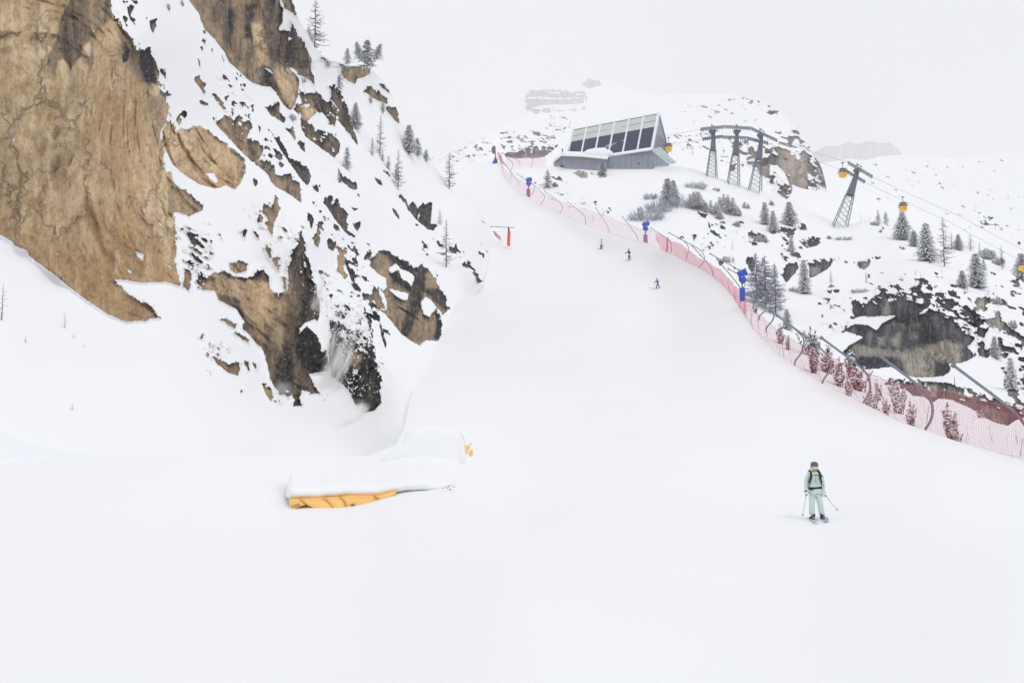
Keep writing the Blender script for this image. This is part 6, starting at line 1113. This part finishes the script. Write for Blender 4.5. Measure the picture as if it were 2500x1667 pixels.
def skinned(name, nodes, edges, mat, parent, sub=2):
    """One continuous surface grown round a skeleton; nodes = (x, y, z, radius x, radius y), the first is the root."""
    me = bpy.data.meshes.new(name); me.from_pydata([n[:3] for n in nodes], edges, []); me.materials.append(mat)
    o = bpy.data.objects.new(name, me); COL.objects.link(o); o.parent = parent
    o.modifiers.new('skin', 'SKIN').use_smooth_shade = True
    for i, n in enumerate(nodes): me.skin_vertices[0].data[i].radius = (n[3], n[4])
    me.skin_vertices[0].data[0].use_root = True
    s_ = o.modifiers.new('sub', 'SUBSURF'); s_.levels = s_.render_levels = sub
    return o
def glove(b, c, ax, s=1.0):
    """Padded glove: palm, four unequal fingers closed round the grip and a thumb across them."""
    c = Vector(c); b.ball(c, .048 * s, 10, 7, (1, .75, 1.25))
    for k, (l, r) in enumerate(((.9, .014), (1.0, .0145), (.95, .014), (.78, .012))):
        z = .034 - .023 * k; p = c + Vector((0, -.018, z)) * s
        b.tube([p + Vector((-.03, 0, .002)) * s, p + Vector((-.022, -.030 * l, 0)) * s, p + Vector((.004, -.046 * l, -.004)) * s, p + Vector((.026, -.034 * l, -.006)) * s, p + Vector((.026, -.014, -.006)) * s], [r * s, r * 1.05 * s, r * s, r * .95 * s, r * .7 * s], 7)
    b.tube([c + Vector((.03, -.0, .035)) * s, c + Vector((.03, -.036, .035)) * s, c + Vector((.006, -.052, .022)) * s], [.017 * s, .016 * s, .011 * s], 7)
def ski(parent, a, c, s=1.0):
    a, c = Vector(a), Vector(c); d = (c - a).normalized(); side = d.cross(Vector((0, 0, 1))).normalized(); n = 14; V = []
    for i in range(n + 1):
        u = i / n; w = (.048 + .014 * abs(u - .45) * 2) * s * (1 - max(0, u - .93) * 9) ; p = a.lerp(c, u) + Vector((0, 0, max(0, u - .86) ** 2 * 5.5 * s + max(0, .05 - u) * .4))
        for sx, z in ((-1, 0), (1, 0), (1, .02), (-1, .02)): V.append(p + side * sx * max(w, .012) + Vector((0, 0, z * s)))
    F_ = [(i * 4 + k, i * 4 + (k + 1) % 4, (i + 1) * 4 + (k + 1) % 4, (i + 1) * 4 + k) for i in range(n) for k in range(4)] + [(0, 1, 2, 3), tuple(n * 4 + k for k in (3, 2, 1, 0))]
    o = mesh_from('ski', V, F_, M['ski'], parent)
    b = MB(); p = a.lerp(c, .90); b.prism([p - side * .03 * s + Vector((0, 0, .03)), p + side * .03 * s + Vector((0, 0, .03)), p + side * .022 * s + d * .1 * s + Vector((0, 0, .055 * s)), p - side * .022 * s + d * .1 * s + Vector((0, 0, .055 * s))], (0, 0, .012)); b.build('tip_mark', M['black'], o)
    b = MB(); m_ = a.lerp(c, .46)
    for q in (-.17, .17): b.box(m_ + d * q + Vector((0, 0, .04)), (.07, .07, .05))
    b.tube([m_ - d * .17 + Vector((0, 0, .03)), m_ + d * .17 + Vector((0, 0, .03))], .02, 6)
    b.build('binding', M['black'], o)
    return o
# the near skier
base, _ = seat(dA, 1992, 1269, 0, 0)
gz = float(np.interp(1268, [1200, 1275, 1400], [0, 0, 0]))
sk = empty('person', base, label='skier in a mint green suit with a dark blue helmet and black backpack straps', cat='person')
X = lambda zx: (zx - 722) * .001475
Z = lambda zy: (1295 - zy) * .001475
body = [(0, 0, .88, .06, .05), (0, 0, 1.0, .09, .07), (0, .01, 1.25, .13, .085), (0, .01, 1.37, .05, .05), (0, -.01, 1.44, .055, .06), (0, -.01, 1.54, .075, .085), (0, -.01, 1.60, .05, .06),
        (X(612), .01, 1.31, .045, .045), (X(552), .02, 1.07, .036, .036), (X(545), -.02, .84, .026, .024), (X(548), -.04, .76, .024, .018), (X(822), .01, 1.31, .045, .045), (X(884), .02, 1.06, .036, .036), (X(890), -.02, .82, .026, .024), (X(874), -.04, .74, .024, .018),
        (-.07, 0, .74, .05, .05), (X(650), -.02, .44, .05, .05), (X(650), .02, .10, .035, .035), (X(655), -.08, .05, .03, .025), (.08, 0, .74, .05, .05), (X(820), -.02, .44, .05, .05), (X(848), .02, .10, .035, .035), (X(853), -.08, .05, .03, .025)]
skinned('body', body, [(0, 1), (1, 2), (2, 3), (3, 4), (4, 5), (5, 6), (2, 7), (7, 8), (8, 9), (9, 10), (2, 11), (11, 12), (12, 13), (13, 14), (0, 15), (15, 16), (16, 17), (17, 18), (0, 19), (19, 20), (20, 21), (21, 22)], M['skin'], sk)
jk = [(0, 0, .90, .185, .125), (0, 0, 1.03, .170, .12), (0, 0, 1.18, .168, .118), (0, .0, 1.29, .150, .105), (0, 0, 1.37, .085, .08), (0, -.005, 1.425, .078, .078),
      (X(618), .01, 1.305, .072, .072), (X(572), .02, 1.17, .068, .068), (X(556), .02, 1.03, .062, .062), (X(546), -.01, .82, .048, .048), (X(818), .01, 1.305, .072, .072), (X(866), .02, 1.17, .068, .068), (X(880), .02, 1.02, .062, .062), (X(886), -.01, .79, .048, .048), (0, 0, .80, .178, .125)]
skinned('jacket', jk, [(0, 1), (1, 2), (2, 3), (3, 4), (4, 5), (3, 6), (6, 7), (7, 8), (8, 9), (3, 10), (10, 11), (11, 12), (12, 13), (0, 14)], M['mint'], sk)
pn = [(0, 0, .84, .15, .11), (-.082, 0, .70, .098, .10), (-.095, -.01, .58, .092, .095), (X(655), -.02, .44, .084, .088), (X(648), 0, .28, .084, .088), (X(642), .01, .12, .088, .095), (.085, 0, .70, .098, .10), (.11, -.01, .58, .092, .095), (X(815), -.02, .44, .084, .088), (X(832), 0, .28, .084, .088), (X(842), .01, .12, .088, .095)]
skinned('trousers', pn, [(0, 1), (1, 2), (2, 3), (3, 4), (4, 5), (0, 6), (6, 7), (7, 8), (8, 9), (9, 10)], M['mint'], sk)
b = MB(); b.lathe([(.102, 0), (.108, .03), (.108, .07), (.098, .105), (.07, .132), (.03, .145), (.005, .147)], 24, (0, -.01, 1.50), None, (1, 1.15, 1)); b.ball((-.098, 0, 1.47), .035, 8, 6, (.4, 1, 1.5)); b.ball((.098, 0, 1.47), .035, 8, 6, (.4, 1, 1.5)); hm = b.build('helmet', M['helmet'], sk, True)
b = MB()
for x, z, y in ((-.035, 1.625, -.085), (.03, 1.625, -.085), (-.062, 1.59, -.1), (.062, 1.59, -.1), (0, 1.60, -.115)): b.ball((x, y, z), .011, 6, 4, (1.3, .6, .6))
b.build('vent', M['black'], hm)
def visor(r, z0, z1, a0, y0, off=0): 
    V, n = [], 14
    for i in range(n + 1):
        a = -a0 + 2 * a0 * i / n; e = (1 - abs(i / n * 2 - 1) ** 4)
        for z in (z0 + (1 - e) * .02, z1 - (1 - e) * .015): 
            for rr in (r, r + .014): V.append((rr * math.sin(a), y0 - rr * 1.12 * math.cos(a), z))
    F_ = []
    for i in range(n):
        p = i * 4; q = p + 4
        F_ += [(p + 1, q + 1, q + 3, p + 3), (p, p + 2, q + 2, q), (p + 2, p + 3, q + 3, q + 2), (p, q, q + 1, p + 1)]
    return V, F_ + [(0, 1, 3, 2), (n * 4, n * 4 + 2, n * 4 + 3, n * 4 + 1)]
V, F_ = visor(.098, 1.415, 1.505, 1.25, 0); gg = mesh_from('goggles', V, F_, M['mint'], sk, True)
V, F_ = visor(.106, 1.432, 1.50, .75, 0); mesh_from('lens', V, F_, M['lens'], gg, True)
b = MB(); b.tube([(0, -.105, 1.43), (0, -.122, 1.408), (0, -.10, 1.395)], [.012, .014, .008], 6); b.tube([(-.02, -.098, 1.378), (0, -.104, 1.375), (.02, -.098, 1.378)], .005, 5); b.build('face', M['skin'], sk, True)
b = MB(); b.tube([(.06, .0, 1.43), (.085, -.05, 1.40), (.115, -.085, 1.335), (.14, -.10, 1.28), (.165, -.105, 1.24), (.21, -.10, 1.225)], [.03, .032, .03, .027, .022, .008], 8)
for k in range(5): b.tube([(.08 + .02 * k, -.08 - .008 * k, 1.40 - .04 * k), (.115 + .02 * k, -.11, 1.375 - .04 * k)], .014, 5)
b.build('hair', M['hair'], sk, True)
bp = MB(); bp.prism([(-.15, .10, .92), (.15, .10, .92), (.16, .10, 1.2), (.12, .10, 1.38), (-.12, .10, 1.38), (-.16, .10, 1.2)], (0, .16, 0)); pk = bp.build('backpack', M['strap'], sk)
for sx, x0, x1, x2 in ((-1, X(632), X(636), X(606)), (1, X(798), X(806), X(832))):
    b = MB(); b.prism([(x0 - .02, -.115, 1.362), (x0 + .025, -.115, 1.362), (x1 + .022, -.135, 1.22), (x2 + .012, -.150, 1.06), (x2 - .012, -.145, .98), (x2 - .018, -.150, 1.06), (x1 - .028, -.135, 1.22)], (0, .05, 0)); b.tube([(x0, -.09, 1.36), (x0, 0, 1.405), (x0, .1, 1.38)], .022, 6); b.build('shoulder_strap', M['strap'], pk)
b = MB(); b.box((X(720), -.142, Z(437)), (.22, .012, .014)); b.box((X(722), -.15, Z(437)), (.03, .012, .022)); b.build('chest_strap', M['strap'], pk)
b = MB()
V = []
for i in range(25):
    a = 2 * math.pi * i / 24; x, y = .192 * math.sin(a), -.135 * math.cos(a); w = .022 + .018 * abs(math.sin(a)); zc = Z(684) + .012 * math.sin(a * 1) 
    V += [(x, y, zc - w), (x, y, zc + w), (x * .93, y * .93, zc + w), (x * .93, y * .93, zc - w)]
b.add(V, [(i * 4 + k, (i + 1) * 4 + k, (i + 1) * 4 + (k + 1) % 4, i * 4 + (k + 1) % 4) for i in range(24) for k in range(4)]); b.tube([(-.08, -.145, Z(700)), (-.16, -.14, Z(725))], .016, 6); b.tube([(-.09, -.142, Z(690)), (-.17, -.13, Z(712))], .008, 5); b.build('hip_belt', M['strap'], pk)
b = MB(); b.tube([(X(722), -.128, Z(400)), (X(722), -.132, Z(520)), (X(724), -.136, Z(650))], .004, 4); b.build('zip', M['mint_dark'], sk)
b = MB()
for p in (((700, 520), (712, 510), (728, 520), (732, 545), (720, 560), (708, 566)), ((704, 532), (712, 540), (712, 558))): b.tube([(X(x), -.142, Z(y)) for x, y in p], .0045, 4)
b.build('emblem', M['strap'], sk)
b = MB(); b.box((X(884), -.055, Z(632)), (.03, .01, .02)); b.build('sleeve_patch', M['strap'], sk)
for xh, zh, xt, zt, cx in ((548, 795, 403, 1205, 545), (872, 815, 1078, 1108, 884)):
    b = MB(); glove(b, (X(xh), -.045, Z(xh > 600 and 812 or 790)), None, 1.12); b.tube([(X(cx), -.01, Z(750)), (X(xh), -.03, Z(785))], [.05, .045], 10); gv = b.build('glove', M['glove'], sk, True)
    b = MB(); b.tube([(X(cx), -.005, Z(738 if xh < 600 else 765)), (X(cx), -.01, Z(755 if xh < 600 else 782))], .054, 12); b.build('cuff', M['strap'], gv)
    b = MB(); c_ = Vector((X(xh + (12 if xh < 600 else -14)), -.105, Z(xh < 600 and 790 or 812)))
    b.tube([c_ + Vector((math.cos(k * .785) * .013, 0, math.sin(k * .785) * .018)) for k in range(8)], .004, 4); b.build('badge', M['strap'], gv)
    top = Vector((X(xh), -.075, Z(xh < 600 and 760 or 780))); tp = Vector((X(xt), -.35, Z(zt) + .0)); d_ = (tp - top).normalized()
    b = MB(); b.tube([top, tp], [.008, .006], 6); pl = b.build('ski_pole', M['steel'], sk)
    b = MB(); b.tube([top, top + d_ * .13], .015, 8); b.build('grip', M['black'], pl)
    b = MB(); b.lathe([(.006, -.01), (.045, 0), (.04, .012), (.01, .02)], 10, tp - d_ * .04, d_.to_track_quat('Z', 'Y').to_matrix()); b.build('basket', M['basket'], pl)
for xa, s_, x2 in ((650, -1, 668), (850, 1, 858)):
    b = MB(); b.tube([(X(xa), .02, .26), (X(xa + 4), .0, .12), (X(xa + 6), .03, .045)], [.062, .066, .05], 10); b.tube([(X(xa + 6), .10, .05), (X(xa + 8), 0, .055), (X(xa + 12), -.12, .045), (X(xa + 14), -.19, .035)], [.04, .05, .042, .026], 10)
    bt = b.build('boot', M['boot'], sk, True)
    b = MB()
    for z in (.06, .10, .15): b.box((X(xa + 8), -.062 - (0.04 if z < .08 else 0), z), (.09, .012, .012))
    b.build('buckle', M['black'], bt)
    b = MB(); q = [(X(xa - s_ * -55), -.105, Z(1245)), (X(xa - s_ * 50), -.10, Z(1170)), (X(xa - s_ * 42), -.10, Z(1272)), (X(xa + s_ * 10), -.115, Z(1255)), (X(xa + s_ * 52), -.10, Z(1282))]
    b.prism([(X(xa - s_ * 48), -.085, Z(1172)), (X(xa + s_ * 56), -.085, Z(1240)), (X(xa + s_ * 50), -.085, Z(1272)), (X(xa), -.095, Z(1258)), (X(xa - s_ * 44), -.085, Z(1272))], (0, .10, 0)); b.build('gaiter', M['navy'], sk)
slope = -.0
AIM = base.x / base.y
ski(sk, (X(585) + .62 * AIM, .62, .02), (X(755) - 1.15 * AIM, -1.15, .01)); ski(sk, (X(805) + .6 * AIM, .60, .02), (X(935) - 1.0 * AIM, -1.0, .01))
# three far skiers
def far_skier(px, py, d, hpx, top, legs, head, pose, label):
    s = hpx * 1.08 * d / F / 1.75; r = empty('person', seat(dA, px, py, -0.2, 0)[0], label=label, cat='person', group='skiers far up the piste'); r.scale = (s,) * 3
    H = pose; nd = H['nodes']
    skinned('body', nd, H['edges'], M['skin'], r, 1)
    J = H['jacket']; skinned('jacket', J, [(i, i + 1) for i in range(3)] + [(2, 4), (4, 5), (5, 6), (2, 7), (7, 8), (8, 9)], M[top], r, 1)
    T = H['trousers']; skinned('trousers', T, [(0, 1), (1, 2), (0, 3), (3, 4)], M[legs], r, 1)
    hx, hy, hz = H['head']; b = MB(); b.ball((hx, hy, hz + .02), .135, 12, 8, (1, 1.1, 1)); b.build('helmet', M[head], r, True)
    b = MB(); b.box((hx - .02, hy - .11, hz), (.17, .08, .08)); b.build('goggles', M['black'], r)
    for t in (2, 4):
        x, y, z = T[t][:3]; b = MB(); b.tube([(x, y, z + .1), (x, y, .06)], .07, 8); b.tube([(x, y + .05, .06), (x - .16, y - .1, .05)], .05, 8); b.build('boot', M['black'], r, True)
    for t, k in ((6, -1), (9, 1)):
        x, y, z = J[t][:3]; b = MB(); b.ball((x, y, z), .06, 8, 6); b.build('glove', M['black'], r, True)
        b = MB(); b.tube([(x, y, z + .05), (x + H['pole'][0], y + .2, z + H['pole'][1])], .012, 5); b.build('ski_pole', M['steel_dark'], r)
    for a, c in H['skis']: ski(r, a, c)
    return r
def pose(lean=0.0, crouch=0.0, spread=.13, armx=.3, armz=.95, dirx=-1.0, headx=0.0, pole=(.3, -.6), skis=None):
    hip = .92 - crouch; sh = hip + .5; lx = lean
    J = [(0, 0, hip, .17, .13), (lx * .4, 0, hip + .2, .18, .13), (lx, 0, sh - .05, .19, .13), (lx * 1.15, 0, sh + .1, .07, .07), (lx - .2, 0, sh - .04, .075, .075), (lx - .2 - armx * .6, -.05, sh - .28, .062, .062), (lx - .2 - armx, -.15, armz, .05, .05), (lx + .2, 0, sh - .04, .075, .075), (lx + .22, -.05, sh - .3, .062, .062), (lx + .12, -.15, armz - .1, .05, .05)]
    T = [(0, 0, hip - .03, .15, .12), (-spread - crouch * .4, -.05, hip * .52, .09, .09), (-spread * 1.1, .02, .2, .08, .08), (spread + .02, -.05, hip * .52, .09, .09), (spread * 1.5, .02, .2, .08, .08)]
    nodes = [(0, 0, hip, .1, .08), (lx, 0, sh, .1, .07), (lx * 1.2, 0, sh + .13, .05, .05), (lx * 1.25 + headx, 0, sh + .26, .09, .09)] + [tuple(j[:3]) + (.035, .035) for j in J[4:]] + [tuple(t[:3]) + (.05, .05) for t in T[1:]]
    edges = [(0, 1), (1, 2), (2, 3), (1, 4), (4, 5), (5, 6), (1, 7), (7, 8), (8, 9), (0, 10), (10, 11), (0, 12), (12, 13)]
    return dict(nodes=nodes, edges=edges, jacket=J, trousers=T, head=(lx * 1.25 + headx, -.01, sh + .28), pole=pole, skis=skis or [((.7, .5, .03), (-1.0, -.5, .0)), ((.9, .3, .03), (-.8, -.7, .0))])
far_skier(1468, 608, 195, 22.5, 'offwhite', 'navy', 'helmet', pose(.06, .05, .08, .1, .9, skis=[((-.5, .4, .1), (1.1, -.3, -.08)), ((-.7, .5, .1), (.9, -.2, -.08))]), 'farthest skier in a white top and dark trousers near the net')
far_skier(1536, 635, 179, 24.5, 'navy', 'navy', 'black', pose(-.04, .0, .10, .42, 1.15, skis=[((.6, .3, .03), (-1.1, -.2, .0)), ((1.2, .3, .03), (-.5, -.3, .0))]), 'middle far skier dressed all in dark navy with one arm held out')
far_skier(1606, 704, 157, 24.0, 'royal', 'navy', 'helmet', pose(-.10, .14, .16, .28, .80, skis=[((.2, .2, .03), (-1.7, -.2, .0)), ((.5, .4, .03), (-1.4, -.1, .0))]), 'nearest of the far skiers, crouching in a royal blue jacket')
# ------------------------------------------------------------------ blown powder under the sluffing gully
def puff_mat(name, dens, scale, lo, hi):
    m = bpy.data.materials.new(name); m.use_nodes = True; t = m.node_tree; t.nodes.clear()
    o = t.nodes.new('ShaderNodeOutputMaterial'); v = t.nodes.new('ShaderNodeVolumePrincipled'); v.inputs['Color'].default_value = (1, 1, 1, 1)
    g = N(t, 'ShaderNodeTexCoord'); ln = N(t, 'ShaderNodeVectorMath', operation='LENGTH'); t.links.new(g.outputs['Object'], ln.inputs[0])
    n = N(t, 'ShaderNodeTexNoise', Scale=scale, Detail=3.0); t.links.new(g.outputs['Object'], n.inputs['Vector'])
    fall = ramp_n(t, ln.outputs['Value'], 1.0, 0.25); t.links.new(math_n(t, 'MULTIPLY', math_n(t, 'MULTIPLY', fall, ramp_n(t, n.outputs['Fac'], lo, hi)), dens), v.inputs['Density'])
    t.links.new(v.outputs[0], o.inputs['Volume']); return m
pm = puff_mat('powder', 2.6, 2.2, .38, .62)
def puff(px, py, dd, wpx, hpx, lean, label, mat=pm):
    p, s = seat(dB, px, py, -dd, 0); b = MB(); b.ball((0, 0, 0), 1.0, 20, 12); o = b.build('powder_snow_cloud', mat, None, True); o.location = p; o.scale = (wpx * s / 2, wpx * s / 2.4, hpx * s / 2); o.rotation_euler = (0, lean, 0)
    prop(o, label, 'powder cloud', kind='stuff'); return o
st_m = puff_mat('powder_stream', 6.0, 2.6, .42, .60); thin = puff_mat('thin_powder', .35, 1.2, .2, .6)
puff(836, 905, 2.0, 34, 250, .34, 'thin bright stream of powder pouring down the dark gully wall', st_m); puff(806, 850, 2.0, 24, 170, .25, 'second narrower stream of powder higher on the gully wall', st_m)
puff(1010, 1010, 5, 150, 170, 0, 'faint mist of powder hanging before the gully mouth', thin); puff(690, 950, 2.0, 80, 60, 0, 'faint powder at the foot of the brown cliff', thin)
puff(812, 900, 2.5, 64, 250, .30, 'powder snow streaming down the dark gully wall'); puff(870, 1005, 3, 110, 70, 0, 'powder snow billowing at the foot of the gully wall'); puff(772, 740, 2.5, 34, 230, .22, 'powder snow trickling down beside the streaked cliff')
puff(965, 1040, 6, 110, 80, 0, 'powder haze in the hollow behind the snow block')
# clods of sliding snow caught on the wall and tumbling off it
rnd = random.Random(77); b = MB()
def clod(px, py, r, off):
    p, s = seat(dB, px, py, -off, 0); b.ball(p, r * .8, 6, 4, (1, 1, .85))
for k in range(420):
    u = rnd.random(); v = rnd.random() ** .8; x = 820 + 75 * u + 20 * v; y = 735 + 130 * v
    clod(x + rnd.gauss(0, 6), y + rnd.gauss(0, 8), (.05 + .17 * rnd.random() ** 2.5) * (1.2 - .5 * v), rnd.uniform(.2, 1.6))
for k in range(260):
    v = rnd.random(); x = 778 + 95 * v + rnd.gauss(0, 15); y = 700 + 260 * v + rnd.gauss(0, 10); clod(x, y, rnd.uniform(.04, .11), rnd.uniform(.3, 2.5))
for k in range(90):
    clod(rnd.uniform(830, 925), rnd.uniform(850, 985), .03 + .08 * rnd.random() ** 3, rnd.uniform(.2, 2))
o = b.build('snow_clods', M['tree_snow'], None, True); prop(o, 'lumps of sliding snow scattered over the dark gully wall', 'snow clods', kind='stuff')
# ------------------------------------------------------------------ air
def volume_mat(name, density, color=(1.0, 1.0, 1.0, 1), aniso=0.2):
    m = bpy.data.materials.new(name); m.use_nodes = True; t = m.node_tree; t.nodes.clear()
    o = t.nodes.new('ShaderNodeOutputMaterial'); v = t.nodes.new('ShaderNodeVolumePrincipled')
    v.inputs['Density'].default_value = density; v.inputs['Color'].default_value = color; v.inputs['Anisotropy'].default_value = aniso
    t.links.new(v.outputs[0], o.inputs['Volume'])
    return m
cm = MB(); cm.ball((0, 0, 0), 1.0, 40, 24); cl = cm.build('low_cloud', volume_mat('cloud', 0.0007, (1, 1, 1, 1)), None, True)
cl.location = (350, 1215, 330); cl.scale = (1150, 850, 420); prop(cl, kind='stuff', label='low cloud wrapping the far summits')
hb = MB(); hb.box((0, 1290, 255), (3000, 2700, 590))
haze = hb.build('haze', volume_mat('thin_mist', 0.00022))
prop(haze, kind='stuff', label='thin grey mist filling the valley air')
